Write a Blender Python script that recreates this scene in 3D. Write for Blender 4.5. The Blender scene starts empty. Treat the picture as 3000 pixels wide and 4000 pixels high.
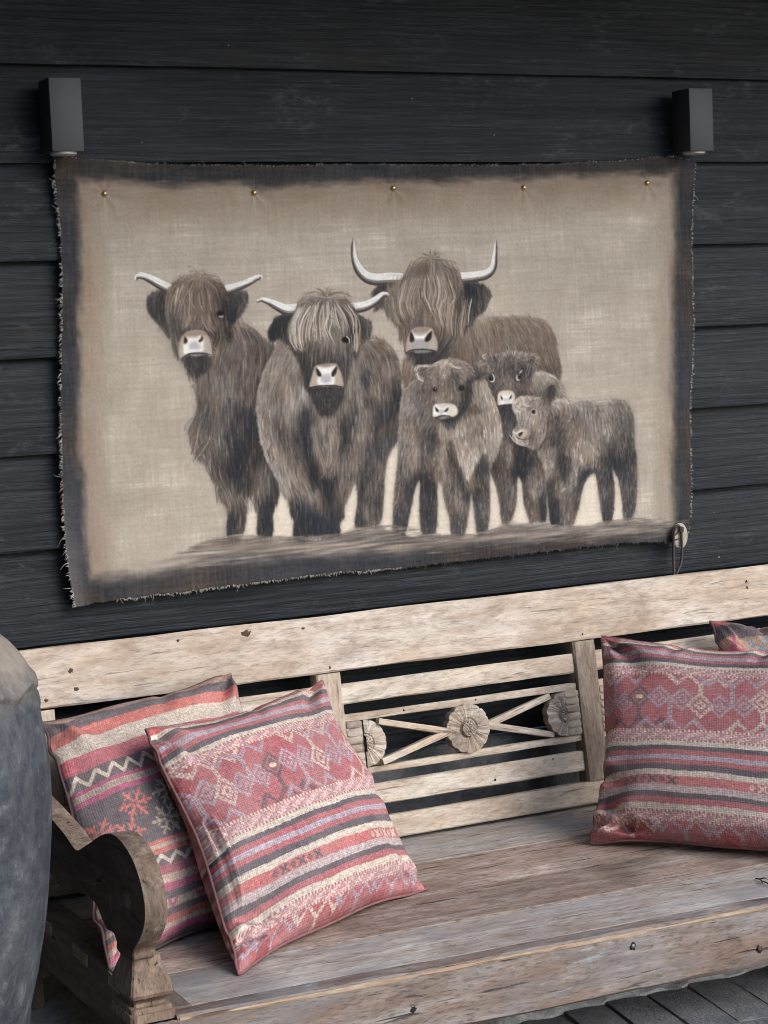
import bpy, bmesh, math, random
import numpy as np
from mathutils import Matrix, Vector
from mathutils.geometry import tessellate_polygon
from mathutils import noise as mnoise

# ================================================================ camera, sky, sun, exposure
scene = bpy.context.scene
GZ = 1.92                        # heights below are written relative to a board edge 1.92 m above the paving
cam_data = bpy.data.cameras.new('camera'); cam = bpy.data.objects.new('camera', cam_data)
scene.collection.objects.link(cam); scene.camera = cam
cam_data.sensor_fit = 'VERTICAL'; cam_data.sensor_height = 36.0; cam_data.lens = 69.86
cam_data.clip_start = .05; cam_data.clip_end = 800
cam.matrix_world = Matrix(((0.889898, 0.080648, -0.448974, -1.5328), (-0.45429, 0.067663, -0.888281, -4.0012), (-0.041259, 0.994443, 0.09685, -0.5472+GZ), (0, 0, 0, 1)))

SUN_EL, SUN_AZ = math.radians(33), math.radians(27)      # azimuth measured from straight out of the wall towards the right
world = bpy.data.worlds.new('World'); scene.world = world; world.use_nodes = True
wn = world.node_tree.nodes; wl = world.node_tree.links
bgn = wn['Background']; sky = wn.new('ShaderNodeTexSky'); sky.sky_type = 'NISHITA'; sky.sun_disc = False
sky.sun_elevation = SUN_EL; sky.air_density = 1.0; sky.dust_density = 1.0; sky.ozone_density = 1.6
sun_dir = Vector((math.sin(SUN_AZ)*math.cos(SUN_EL), -math.cos(SUN_AZ)*math.cos(SUN_EL), math.sin(SUN_EL)))   # towards the sun
sky.sun_rotation = math.atan2(sun_dir.x, sun_dir.y)
bgn.inputs['Strength'].default_value = .125
wl.new(sky.outputs[0], bgn.inputs['Color'])
sun_data = bpy.data.lights.new('sun', 'SUN'); sun = bpy.data.objects.new('sun', sun_data); scene.collection.objects.link(sun)
sun_data.energy = .95; sun_data.angle = math.radians(38); sun_data.color = (1.0, .975, .945)
sun.rotation_euler = (-sun_dir).to_track_quat('-Z', 'Y').to_euler(); sun.location = (3, -5, 6)
vs_ = scene.view_settings
scene.display_settings.display_device = 'sRGB'
vs_.view_transform = 'Standard'; vs_.look = 'None'; vs_.gamma = 1.0; vs_.use_curve_mapping = False
vs_.exposure = 1.42
scene.cycles.max_bounces = 4; scene.cycles.diffuse_bounces = 2; scene.cycles.glossy_bounces = 1
scene.cycles.use_denoising = True; scene.cycles.pixel_filter_type = 'BLACKMAN_HARRIS'; scene.cycles.filter_width = 1.0
scene.cycles.use_adaptive_sampling = True; scene.cycles.adaptive_threshold = .03

# ================================================================ helpers
RNG = random.Random(5)
WM = {}                                                  # world matrices, so parts can hang under parts
def put(o, parent=None, mw=None):
    mw = mw or Matrix.Identity(4); WM[o.name] = mw
    scene.collection.objects.link(o)
    if parent is not None:
        o.parent = parent; o.matrix_basis = WM[parent.name].inverted() @ mw
    else:
        o.matrix_basis = mw
    return o
def tag(o, label=None, cat=None, group=None, kind=None):
    if label: o['label'] = label
    if cat: o['category'] = cat
    if group: o['group'] = group
    if kind: o['kind'] = kind
    return o
def empty(name, loc):
    o = bpy.data.objects.new(name, None); o.empty_display_size = .1
    return put(o, None, Matrix.Translation(loc))
def make_mesh(name, verts, faces, mat, smooth=False, sharp=None):
    me = bpy.data.meshes.new(name); me.from_pydata([tuple(v) for v in verts], [], faces); me.update()
    if mat: me.materials.append(mat)
    if smooth:
        me.polygons.foreach_set('use_smooth', [True]*len(me.polygons))
        if sharp is not None:
            try: me.set_sharp_from_angle(angle=math.radians(sharp))
            except Exception: pass
    return me
def mobj(name, verts, faces, mat, parent=None, mw=None, smooth=False, sharp=None):
    return put(bpy.data.objects.new(name, make_mesh(name, verts, faces, mat, smooth, sharp)), parent, mw)
def fix_normals(o):
    bm = bmesh.new(); bm.from_mesh(o.data); bmesh.ops.recalc_face_normals(bm, faces=bm.faces); bm.to_mesh(o.data); bm.free()
    return o
def Z(z): return z+GZ
def frame(origin, xax, zax):
    x = Vector(xax).normalized(); z = Vector(zax); z = (z-x*z.dot(x)).normalized(); y = z.cross(x)
    return Matrix(((x.x, y.x, z.x, origin[0]), (x.y, y.y, z.y, origin[1]), (x.z, y.z, z.z, origin[2]), (0, 0, 0, 1)))
def section(w, t, b):
    # chamfered rectangle, y 0..t (thickness), z 0..w (width)
    return [(b, 0), (0, b), (0, w-b), (b, w), (t-b, w), (t, w-b), (t, b), (t-b, 0)]
def board(name, L, W, T, mat, parent, mw, bev=.003, seg=14, wear=.0015, seed=0, bow=0., dent=0.):
    """sawn board: length on local x, thickness on local y (front face y=0), width on local z; edges worn unevenly"""
    vs, fs = [], []; n = 8
    for i in range(seg+1):
        x = L*i/seg
        wv = [mnoise.noise((x*5+seed*7.1, k*3.7, seed*1.3)) for k in range(8)]
        b = bev*(1+.5*mnoise.noise((x*9, seed*2.2, 4.1)))
        sec = section(W, T, max(b, .0006))
        yo = bow*math.sin(math.pi*i/seg)
        for k, (y, z) in enumerate(sec):
            e = wear*wv[k]
            d = 0
            if dent and k in (0, 1, 2, 3): d = dent*max(0, mnoise.noise((x*14+k, seed*5.5, 9.0))-.25)
            zz = z+e*1.2 + (d if k in (0, 1) else -d)
            yy = y+(e*.5 if k in (0, 1, 2, 3) else 0)+d*.6+yo
            vs.append((x, yy, zz))
    for i in range(seg):
        for k in range(n):
            a = i*n+k; c = i*n+(k+1) % n
            fs.append((a, c, c+n, a+n))
    fs.append(tuple(range(n))); fs.append(tuple(reversed(range(seg*n, seg*n+n))))
    o = mobj(name, vs, fs, mat, parent, mw, smooth=True, sharp=35)
    return fix_normals(o)
def tube(pts, r, n=6, closed=False, caps=True):
    P = [Vector(p) for p in pts]; m = len(P); vs, fs = [], []
    rr = r if isinstance(r, (list, tuple)) else [r]*m
    up = None
    for i in range(m):
        a = P[(i-1) % m] if (closed or i > 0) else P[i]; b = P[(i+1) % m] if (closed or i < m-1) else P[i]
        t = (b-a).normalized()
        if up is None:
            up = Vector((0, 0, 1)) if abs(t.z) < .9 else Vector((1, 0, 0))
        u = (up-t*up.dot(t)).normalized(); v = t.cross(u); up = u
        for k in range(n):
            q = P[i]+(u*math.cos(2*math.pi*k/n)+v*math.sin(2*math.pi*k/n))*rr[i]
            vs.append(q)
    for i in range(m if closed else m-1):
        j = (i+1) % m
        for k in range(n):
            fs.append((i*n+k, i*n+(k+1) % n, j*n+(k+1) % n, j*n+k))
    if caps and not closed:
        fs.append(tuple(reversed(range(n)))); fs.append(tuple(range((m-1)*n, m*n)))
    return vs, fs
def lathe(prof, n=48):
    vs, fs = [], []; m = len(prof)
    for r, z in prof:
        for k in range(n):
            a = 2*math.pi*k/n; vs.append((r*math.cos(a), r*math.sin(a), z))
    for i in range(m-1):
        for k in range(n):
            fs.append((i*n+k, i*n+(k+1) % n, (i+1)*n+(k+1) % n, (i+1)*n+k))
    fs.append(tuple(reversed(range(n)))); fs.append(tuple(range((m-1)*n, m*n)))
    return vs, fs
def lin(c):
    c = np.asarray(c, float)/255.; return np.where(c <= .04045, c/12.92, ((c+.055)/1.055)**2.4)
def set_colors(me, cols):
    a = me.color_attributes.new('paint', 'FLOAT_COLOR', 'POINT')
    d = np.ones((len(me.vertices), 4), np.float32); d[:, :3] = cols; a.data.foreach_set('color', d.ravel())

# ================================================================ materials
def new_mat(name):
    m = bpy.data.materials.new(name); m.use_nodes = True; nt = m.node_tree
    return m, nt, nt.nodes['Principled BSDF']
class NT:
    def __init__(s, nt): s.nt = nt
    def n(s, t, **kw):
        x = s.nt.nodes.new(t)
        for k, v in kw.items():
            if k in x.inputs: x.inputs[k].default_value = v
            else: setattr(x, k, v)
        return x
    def l(s, a, b): s.nt.links.new(a, b)
    def coords(s, scale=(1, 1, 1), rnd=6., kind='Object'):
        tc = s.n('ShaderNodeTexCoord'); mp = s.n('ShaderNodeMapping'); mp.inputs['Scale'].default_value = scale
        s.l(tc.outputs[kind], mp.inputs['Vector'])
        if rnd:
            oi = s.n('ShaderNodeObjectInfo'); mu = s.n('ShaderNodeMath', operation='MULTIPLY'); mu.inputs[1].default_value = rnd*7.3
            s.l(oi.outputs['Random'], mu.inputs[0]); cb = s.n('ShaderNodeCombineXYZ')
            for k in range(3): s.l(mu.outputs[0], cb.inputs[k])
            s.l(cb.outputs[0], mp.inputs['Location'])
        return mp.outputs[0]
    def noise(s, vec, scale, detail=4, rough=.55, dist=0.):
        x = s.n('ShaderNodeTexNoise'); x.inputs['Scale'].default_value = scale; x.inputs['Detail'].default_value = detail
        x.inputs['Roughness'].default_value = rough; x.inputs['Distortion'].default_value = dist
        s.l(vec, x.inputs['Vector']); return x.outputs['Fac']
    def ramp(s, fac, stops, interp='LINEAR'):
        x = s.n('ShaderNodeValToRGB'); x.color_ramp.interpolation = interp; e = x.color_ramp.elements
        while len(e) < len(stops): e.new(.5)
        for i, (p, c) in enumerate(stops):
            e[i].position = p; e[i].color = (*c, 1) if np.ndim(c) else (c, c, c, 1)
        s.l(fac, x.inputs['Fac']); return x.outputs['Color']
    def mix(s, fac, a, b, mode='MIX'):
        x = s.n('ShaderNodeMix', data_type='RGBA', blend_type=mode)
        for sock, v in ((0, fac), (6, a), (7, b)):
            if hasattr(v, 'is_linked') or hasattr(v, 'links'): s.l(v, x.inputs[sock])
            elif sock == 0: x.inputs[0].default_value = v
            else: x.inputs[sock].default_value = (*v, 1)
        return x.outputs[2]
    def math(s, op, a, b):
        x = s.n('ShaderNodeMath', operation=op)
        for i, v in enumerate((a, b)):
            if hasattr(v, 'links'): s.l(v, x.inputs[i])
            else: x.inputs[i].default_value = v
        return x.outputs[0]
    def bump(s, h, strength, dist, prev=None):
        x = s.n('ShaderNodeBump'); x.inputs['Strength'].default_value = strength; x.inputs['Distance'].default_value = dist
        s.l(h, x.inputs['Height'])
        if prev is not None: s.l(prev, x.inputs['Normal'])
        return x.outputs[0]
def wood(name, pale, tan, dark, patch=.5, dirt=.5, grain=.6, rough=.75, bump=.5, spots=None, axis=0, cracks=.85, grey=None):
    """weathered board: grain stretched along local x, bleached and tan patches, dark pores, dirt, rare paint spots"""
    m, nt, bs = new_mat(name); N = NT(nt)
    def sc(a, b): return tuple(a if k == axis else b for k in range(3))
    v1 = N.coords(sc(5.5, 30)); v2 = N.coords(sc(30, 150)); v3 = N.coords(sc(3.4, 11)); v4 = N.coords(sc(6, 100)); v5 = N.coords(sc(8, 22))
    vw = N.coords(sc(.9, 9))
    g1 = N.noise(v1, 1.6, 5, .62, .35); g2 = N.noise(v2, 1.5, 3, .6, .15); g3 = N.noise(v3, 1.5, 4, .6, .6)
    wv = N.n('ShaderNodeTexWave', wave_type='RINGS'); wv.inputs['Scale'].default_value = 1.7; wv.inputs['Distortion'].default_value = 7.; wv.inputs['Detail'].default_value = 3.
    wv.inputs['Detail Scale'].default_value = 1.6; N.l(vw, wv.inputs['Vector'])
    base = N.mix(N.ramp(g3, [(.5-.14*(1-patch)-.06, 0.), (.60, 1.)]), pale, tan)
    fl = N.noise(N.coords(sc(11, 54)), 1.3, 8, .80, .25); base = N.mix(N.math('MULTIPLY', N.ramp(fl, [(.50, 0.), (.60, 1.)]), .48), base, tuple(c*.62 for c in tan))
    base = N.mix(N.math('MULTIPLY', N.ramp(fl, [(.36, 1.), (.44, 0.)]), .6), base, tuple(min(.8, c*1.22) for c in pale))
    base = N.mix(N.math('MULTIPLY', N.ramp(g1, [(.35, 0.), (.72, 1.)]), grain*.75), base, tuple(c*.55 for c in tan))
    base = N.mix(N.math('MULTIPLY', N.ramp(wv.outputs['Fac'], [(.55, 0.), (.95, 1.)]), grain*.28), base, tuple(c*.6 for c in tan))
    base = N.mix(N.math('MULTIPLY', N.ramp(g2, [(.52, 0.), (.66, 1.)]), grain*.68), base, dark)
    cr = N.noise(v4, 1.1, 2, .5, .5)
    base = N.mix(N.ramp(cr, [(.645, 0.), (.70, cracks)]), base, tuple(c*.5 for c in dark))
    dn = N.noise(v5, .75, 6, .68, .8)
    base = N.mix(N.math('MULTIPLY', N.ramp(dn, [(.52, 0.), (.72, 1.)]), dirt), base, dark)
    dn2 = N.noise(N.coords(sc(20, 52)), 1.2, 6, .76, .3)
    base = N.mix(N.math('MULTIPLY', N.ramp(dn2, [(.60, 0.), (.70, 1.)]), dirt*.8), base, tuple(c*.7 for c in dark))
    if grey:
        gn = N.noise(N.coords(sc(3.2, 9)), 1.2, 7, .72, .4); base = N.mix(N.math('MULTIPLY', N.ramp(gn, [(.46, 0.), (.62, 1.)]), .6), base, grey)
    if spots:
        sp = N.noise(N.coords(sc(4, 13)), 1.0, 8, .75, .3); sp2 = N.noise(N.coords(sc(26, 90)), 1.0, 3, .7)
        f = N.math('MULTIPLY', N.ramp(sp, [(.60, 0.), (.68, 1.)]), N.ramp(sp2, [(.42, 0.), (.56, 1.)]))
        base = N.mix(N.math('MULTIPLY', f, .75), base, spots)
    vr = N.n('ShaderNodeHueSaturation'); oi = N.n('ShaderNodeObjectInfo'); mr = N.n('ShaderNodeMapRange'); mr.inputs[3].default_value = .84; mr.inputs[4].default_value = 1.12
    N.l(oi.outputs['Random'], mr.inputs[0]); N.l(mr.outputs[0], vr.inputs['Value']); N.l(base, vr.inputs['Color'])
    N.l(vr.outputs[0], bs.inputs['Base Color'])
    rr = N.ramp(g1, [(.3, rough-.1), (.7, min(1, rough+.12))]); N.l(rr, bs.inputs['Roughness'])
    h = N.math('ADD', N.math('MULTIPLY', g2, .5), N.math('MULTIPLY', g1, .8)); h = N.math('SUBTRACT', h, N.math('MULTIPLY', N.ramp(cr, [(.66, 0.), (.76, 1.)]), .8))
    N.l(N.bump(h, bump, .004), bs.inputs['Normal'])
    bs.inputs['Specular IOR Level'].default_value = .3
    return m
def black_boards():
    m, nt, bs = new_mat('black_stained_boards'); N = NT(nt)
    v1 = N.coords((.8, 16, 16)); v2 = N.coords((5, 150, 150)); v3 = N.coords((2, 4, 4)); vw = N.coords((.55, 5, 5.5))
    g1 = N.noise(v1, 2.2, 5, .65, .4); g2 = N.noise(v2, 1.6, 4, .65, .1); g3 = N.noise(v3, 1.2, 5, .6, .4)
    wv = N.n('ShaderNodeTexWave', wave_type='RINGS'); wv.inputs['Scale'].default_value = 4.2; wv.inputs['Distortion'].default_value = 7.; wv.inputs['Detail'].default_value = 4.
    wv.inputs['Detail Scale'].default_value = 1.2; N.l(vw, wv.inputs['Vector'])
    base = N.mix(N.ramp(g3, [(.35, 0.), (.68, 1.)]), (.0042, .0053, .0068), (.0100, .0130, .0168))
    base = N.mix(N.ramp(g1, [(.45, 0.), (.75, .5)]), base, (.0035, .0036, .004))
    base = N.mix(N.math('MULTIPLY', N.ramp(wv.outputs['Fac'], [(.45, 0.), (.9, 1.)]), .35), base, (.017, .022, .028))
    base = N.mix(N.ramp(g2, [(.52, 0.), (.66, .8)]), base, (.024, .030, .037))
    wear = N.noise(N.coords((5, 11, 11)), 1.0, 8, .78, .4); w2 = N.noise(N.coords((22, 60, 60)), 1., 3, .7)
    f = N.math('MULTIPLY', N.ramp(wear, [(.54, 0.), (.68, 1.)]), N.ramp(w2, [(.46, 0.), (.60, 1.)]))
    base = N.mix(N.math('MULTIPLY', f, .6), base, (.075, .082, .09))
    sp = N.noise(N.coords((60, 60, 60)), 1.4, 2, .6)
    base = N.mix(N.ramp(sp, [(.775, 0.), (.79, .8)]), base, (.30, .29, .27))
    warm = N.noise(N.coords((3, 7, 7)), 1.1, 5, .6)
    base = N.mix(N.ramp(warm, [(.56, 0.), (.72, .5)]), base, (.016, .0125, .0095))
    N.l(base, bs.inputs['Base Color'])
    N.l(N.ramp(g1, [(.3, .52), (.7, .72)]), bs.inputs['Roughness'])
    h = N.math('ADD', N.math('MULTIPLY', g2, 1.2), N.math('ADD', N.math('MULTIPLY', wv.outputs['Fac'], .25), N.math('MULTIPLY', g1, .45)))
    N.l(N.bump(h, .42, .005), bs.inputs['Normal'])
    bs.inputs['Specular IOR Level'].default_value = .24
    return m
def mottled(name, stops, scale=6., rough=.85, bump=.4, bd=.01, speck=None, kind='Object', detail=8):
    m, nt, bs = new_mat(name); N = NT(nt); v = N.coords((1, 1, 1), 5., kind)
    a = N.noise(v, scale, detail, .68, .3); b = N.noise(v, scale*9, 4, .7)
    c = N.ramp(N.math('ADD', N.math('MULTIPLY', a, .75), N.math('MULTIPLY', b, .25)), stops)
    if speck: c = N.mix(N.ramp(N.noise(v, scale*22, 2, .5), [(.68, 0.), (.74, .8)]), c, speck)
    N.l(c, bs.inputs['Base Color']); bs.inputs['Roughness'].default_value = rough
    N.l(N.bump(N.math('ADD', a, N.math('MULTIPLY', b, .4)), bump, bd), bs.inputs['Normal']); bs.inputs['Specular IOR Level'].default_value = .3
    return m
def plain(name, col, rough=.5, metal=0., var=.1, bump=0.):
    m, nt, bs = new_mat(name); N = NT(nt); v = N.coords((1, 1, 1), 3.)
    a = N.noise(v, 40, 4, .6)
    N.l(N.mix(a, tuple(c*(1-var) for c in col), tuple(min(1, c*(1+var)) for c in col)), bs.inputs['Base Color'])
    bs.inputs['Roughness'].default_value = rough; bs.inputs['Metallic'].default_value = metal
    if bump: N.l(N.bump(N.noise(v, 420, 2, .5), bump, .001), bs.inputs['Normal'])
    return m
def cloth(name, weave, fuzz=.02, strength=.35, gain=1., dist=.0012, kind='Object'):
    """painted or woven cloth: colour from the drawn pattern, threads as relief and slight tint"""
    m, nt, bs = new_mat(name); N = NT(nt)
    at = N.n('ShaderNodeAttribute'); at.attribute_name = 'paint'
    tc = N.n('ShaderNodeTexCoord'); uvs = tc.outputs['UV']
    def wave(dirn, sc):
        w = N.n('ShaderNodeTexWave', wave_type='BANDS', bands_direction=dirn); w.inputs['Scale'].default_value = sc; w.inputs['Distortion'].default_value = 1.2
        w.inputs['Detail'].default_value = 2; w.inputs['Detail Scale'].default_value = 2.; N.l(uvs, w.inputs['Vector']); return w.outputs['Fac']
    wx, wy = wave('X', weave), wave('Y', weave*1.1)
    th = N.math('ADD', N.math('MULTIPLY', wx, .5), N.math('MULTIPLY', wy, .5))
    mp = N.n('ShaderNodeMapping'); mp.inputs['Scale'].default_value = (weave*1.2,)*3; N.l(uvs, mp.inputs['Vector'])
    ns = N.noise(mp.outputs[0], 1.4, 3, .7)
    f = N.math('ADD', N.math('MULTIPLY', th, .55), N.math('MULTIPLY', ns, .45))
    tint = N.ramp(f, [(.2, gain*(1-fuzz*8)), (.8, gain*(1+fuzz*5))])
    N.l(N.mix(1., at.outputs['Color'], tint, 'MULTIPLY'), bs.inputs['Base Color'])
    bs.inputs['Roughness'].default_value = .92; bs.inputs['Specular IOR Level'].default_value = .15
    N.l(N.bump(f, strength, dist), bs.inputs['Normal'])
    return m
M = {}
M['wall'] = black_boards()
M['rail'] = wood('bleached_rail_wood', (.66, .58, .495), (.55, .425, .32), (.17, .12, .088), patch=.5, dirt=.58, grain=.55, bump=.4, cracks=.5)
M['slat'] = wood('pale_slat_wood', (.66, .59, .49), (.52, .405, .30), (.15, .105, .075), patch=.45, dirt=.6, grain=.6, bump=.4, cracks=.6)
M['post'] = wood('grey_brown_post_wood', (.34, .28, .22), (.24, .18, .135), (.06, .045, .035), patch=.6, dirt=.6, grain=.75, bump=.6)
M['seat'] = wood('worn_seat_wood', (.48, .395, .335), (.355, .25, .19), (.10, .065, .05), patch=.6, dirt=.6, grain=1., bump=.5, spots=(.42, .45, .48))
M['seat_grey'] = wood('worn_grey_seat_wood', (.47, .425, .38), (.37, .30, .245), (.11, .083, .067), patch=.5, dirt=.5, grain=.95, bump=.5, grey=(.27, .268, .265), spots=(.44, .46, .48))
M['front'] = wood('worn_front_rail_wood', (.37, .33, .30), (.29, .20, .15), (.075, .058, .05), patch=.55, dirt=.7, grain=.95, bump=.5, grey=(.19, .188, .19), spots=(.42, .44, .46))
M['edge'] = wood('bare_edge_wood', (.52, .40, .28), (.42, .28, .18), (.16, .11, .08), patch=.6, dirt=.35, grain=.5, bump=.5)
M['side'] = wood('dark_side_wood', (.20, .165, .14), (.145, .112, .09), (.04, .032, .027), patch=.5, dirt=.5, grain=.5, bump=.4)
M['arm'] = wood('shaded_arm_wood', (.11, .085, .065), (.08, .058, .043), (.02, .016, .013), patch=.5, dirt=.5, grain=.5, bump=.5, axis=1)  # arm sides and cut-outs: shade painted in as darker wood
M['arm_front'] = wood('worn_arm_end_grain', (.37, .28, .21), (.21, .14, .095), (.05, .038, .03), patch=.5, dirt=.75, grain=.8, bump=.5, axis=2, spots=(.42, .43, .42))
M['knot'] = plain('dark_knot', (.075, .046, .030), .9, 0, .5)
M['hole'] = plain('nail_hole_dark', (.012, .010, .009), .95, 0, .3)
M['lamp'] = plain('grey_lamp_paint', (.044, .046, .049), .55, 0, .06, .12); M['lamp'].node_tree.nodes['Principled BSDF'].inputs['Specular IOR Level'].default_value = .35
M['lens'] = plain('frosted_lamp_glass', (.42, .41, .38), .35, 0, .12)
M['brass'] = plain('brass', (.50, .36, .17), .36, 1., .15)
M['leather'] = plain('brown_leather_cord', (.035, .020, .016), .6, 0, .3)
M['carved'] = wood('carved_panel_wood', (.54, .475, .40), (.40, .315, .24), (.10, .075, .058), patch=.5, dirt=.75, grain=.5, bump=.4, cracks=.5)
M['disc'] = plain('bone_disc', (.32, .285, .235), .55, 0, .1)
M['iron'] = plain('dull_iron', (.20, .20, .21), .5, .8, .3)
M['thread'] = plain('frayed_linen', (.40, .37, .32), .9, 0, .35)
M['thread_dark'] = plain('frayed_dark_linen', (.10, .095, .09), .9, 0, .4)
M['canvas'] = cloth('painted_linen', 240, .014, .22, 1.0)
M['kilim'] = cloth('kilim_cloth', 34, .026, .38, 1.0, .0022)
M['piping'] = plain('cushion_seam', (.20, .085, .085), .9, 0, .5)
M['piping_dark'] = plain('cushion_dark_seam', (.10, .06, .065), .9, 0, .5)
M['plinth'] = mottled('plinth_render', [(.30, (.05, .05, .052)), (.48, (.13, .13, .13)), (.62, (.21, .205, .20)), (.75, (.30, .30, .29))], 7, .9, .6, .02)
M['mortar'] = mottled('mortar_fillet', [(.30, (.16, .157, .15)), (.45, (.38, .378, .365)), (.60, (.56, .56, .545)), (.75, (.66, .66, .64))], 14, .95, .8, .015, (.08, .075, .07))
M['paver'] = mottled('dark_clay_paver', [(.25, (.07, .07, .073)), (.45, (.125, .125, .127)), (.60, (.18, .178, .175)), (.78, (.26, .26, .25))], 16, .85, .95, .010, (.20, .19, .18))
M['joint'] = mottled('sandy_joint', [(.3, (.06, .057, .052)), (.6, (.16, .15, .137)), (.8, (.28, .265, .24))], 30, .95, .7, .008)
M['bounce_yard'] = mottled('bounce_gravel', [(.3, (.24, .225, .20)), (.5, (.34, .325, .30)), (.7, (.44, .425, .40))], 5, .95, .5, .02)
M['ceiling'] = wood('porch_boarding', (.10, .09, .08), (.08, .07, .06), (.03, .025, .02), dirt=.4)
# ================================================================ setting: paving, wall, porch
ground_v = [(-60, -60, -.0022), (60, -60, -.0022), (60, 3, -.0022), (-60, 3, -.0022)]
ground = mobj('ground', ground_v, [(0, 1, 2, 3)], M['joint']); tag(ground, kind='structure')
bounce_yard = mobj('bounce_yard', [(-60, -60, .004), (60, -60, .004), (60, -2.1, .004), (-60, -2.1, .004)], [(0, 1, 2, 3)], M['bounce_yard']); tag(bounce_yard, kind='structure')  # unseen pale gravel sheet added to bounce light up onto the canvas
pv = []
BL, BW = .238, .0975
def paver_mesh(seed):
    rg = random.Random(seed); b = .0035; L2, W2 = BL-.0045, BW-.0045
    vs = []; H = .05
    for lz, ins in ((-H, 0), (-.006, 0), (0, b)):
        c = [(ins, ins), (W2*.5, ins*.8), (W2-ins, ins), (W2-ins*.8, L2*.5), (W2-ins, L2-ins), (W2*.5, L2-ins*.9), (ins, L2-ins), (ins*.9, L2*.5)]
        for x, y in c: vs.append((x+rg.uniform(-.0012, .0012), y+rg.uniform(-.0012, .0012), lz+(rg.uniform(-.0012, .0012) if lz == 0 else 0)))
    fs = [(i, (i+1) % 8, 8+(i+1) % 8, 8+i) for i in range(8)]+[(8+i, 8+(i+1) % 8, 16+(i+1) % 8, 16+i) for i in range(8)]
    vs.append((W2/2, L2/2, rg.uniform(-.0015, .001))); fs += [(16+i, 16+(i+1) % 8, 24) for i in range(8)]
    me = make_mesh('paver', vs, fs, M['paver'], True, 40); return me
pmeshes = [paver_mesh(i) for i in range(6)]
pang = math.radians(-9.5)
for row in range(5):
    for col in range(-16, 28):
        u = col*BW+(BW*.5 if row % 2 else 0); v = -(row+1)*BL
        x = .165+u+v*math.sin(math.radians(9.5)); y = -.748+v*math.cos(pang)+(u-.6)*math.sin(math.radians(-3.0 if row else 0))*0
        if not (-1.4 < x < 2.3): continue
        o = bpy.data.objects.new('paver', RNG.choice(pmeshes))
        mw = Matrix.Translation((x, y, RNG.uniform(-.001, .003))) @ Matrix.Rotation(pang+RNG.uniform(-.008, .008), 4, 'Z') @ Matrix.Rotation(RNG.uniform(-.008, .008), 4, 'X')
        put(o, ground, mw)

wall = empty('weatherboard_wall', (.6, 0, 0))
tag(wall, 'black stained horizontal weatherboard wall behind the canvas and the bench', 'wall')
PITCH = .2; NOSE = .024
def wall_board(zb, h, seed):
    # feather-edge board: thick at the foot, thin at the head, slightly wavy foot
    L = 9.; x0 = -4.; seg = 90; vs, fs = [], []; n = 7
    for i in range(seg+1):
        x = x0+L*i/seg
        w = .0022*mnoise.noise((x*1.7, seed*3.1, 0))+.0009*mnoise.noise((x*7, seed*5.1, 2)); wy = .0016*mnoise.noise((x*1.1, seed*2.3, 5))
        y0 = wy
        for (y, z) in ((y0+.004, w), (y0+.0008, w+.0012), (y0, w+.005), (y0+NOSE*.45, h*.5+w*.4), (y0+NOSE*.98, h+.022), (NOSE+.014, h+.022), (NOSE+.014, w)):
            vs.append((x, y, zb+z))
    for i in range(seg):
        for k in range(n):
            fs.append((i*n+k, i*n+(k+1) % n, (i+1)*n+(k+1) % n, (i+1)*n+k))
    fs.append(tuple(range(n))); fs.append(tuple(reversed(range(seg*n, seg*n+n))))
    me = make_mesh('board', [(v[0], v[1], v[2]-zb) for v in vs], fs, M['wall'], True, 30)
    o = bpy.data.objects.new('board', me); put(o, wall, Matrix.Translation((0, 0, zb))); fix_normals(o); return o
edges = [.8, .6, .4, .2, 0, -.2, -.4, -.6, -.8, -1.0, -1.2, -1.4]
wbs = {int(round(e/PITCH)): wall_board(Z(e), PITCH, i+1) for i, e in enumerate(edges)}
wall_board(Z(-1.53), .13, 40)
def wall_mark(name, x, z, y, r, mat, squash=1., seed=0):
    n = 10; vs = [(0, -.0016, 0)]
    for f, h in ((.6, -.0013), (1., .0006)):
        for k in range(n):
            a = 2*math.pi*k/n; q = r*f*(1+.25*mnoise.noise((math.cos(a)*2+seed, math.sin(a)*2, .3))); vs.append((q*math.cos(a)*squash, h, q*math.sin(a)))
    fs = [(0, 1+k, 1+(k+1) % n) for k in range(n)]+[(1+k, 1+n+k, 1+n+(k+1) % n, 1+(k+1) % n) for k in range(n)]
    return fix_normals(mobj(name, vs, fs, mat, wbs[int(math.floor(z/PITCH+1e-6))], Matrix.Translation((x, y, Z(z))), True))
M['nail'] = plain('rusty_black_nail', (.018, .014, .012), .6, .3, .3)
for i, e in enumerate(edges[3:]):
    for x in (-1.35, .455, 2.05):
        for dz in (.03, .115):
            if RNG.random() < .9: wall_mark('nail', x+RNG.uniform(-.006, .006), e+dz, NOSE*dz/PITCH*.95+.0008, .0030, M['nail'], 1., i)
for i, (x, z, r, sq) in enumerate([(.05, -.135, .009, 1.5), (1.08, .035, .010, .8), (1.08, -.17, .012, 1.6), (1.55, -.95, .012, 1.3), (-.36, -.62, .010, 1.3), (-.50, -1.03, .012, 1.2), (.02, .06, .011, .9), (1.52, -.73, .010, 1.5)]):
    dz = (z % PITCH); wall_mark('knot', x, z, NOSE*dz/PITCH*.95+.0010, r, M['wall'], sq, 30+i)
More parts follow.
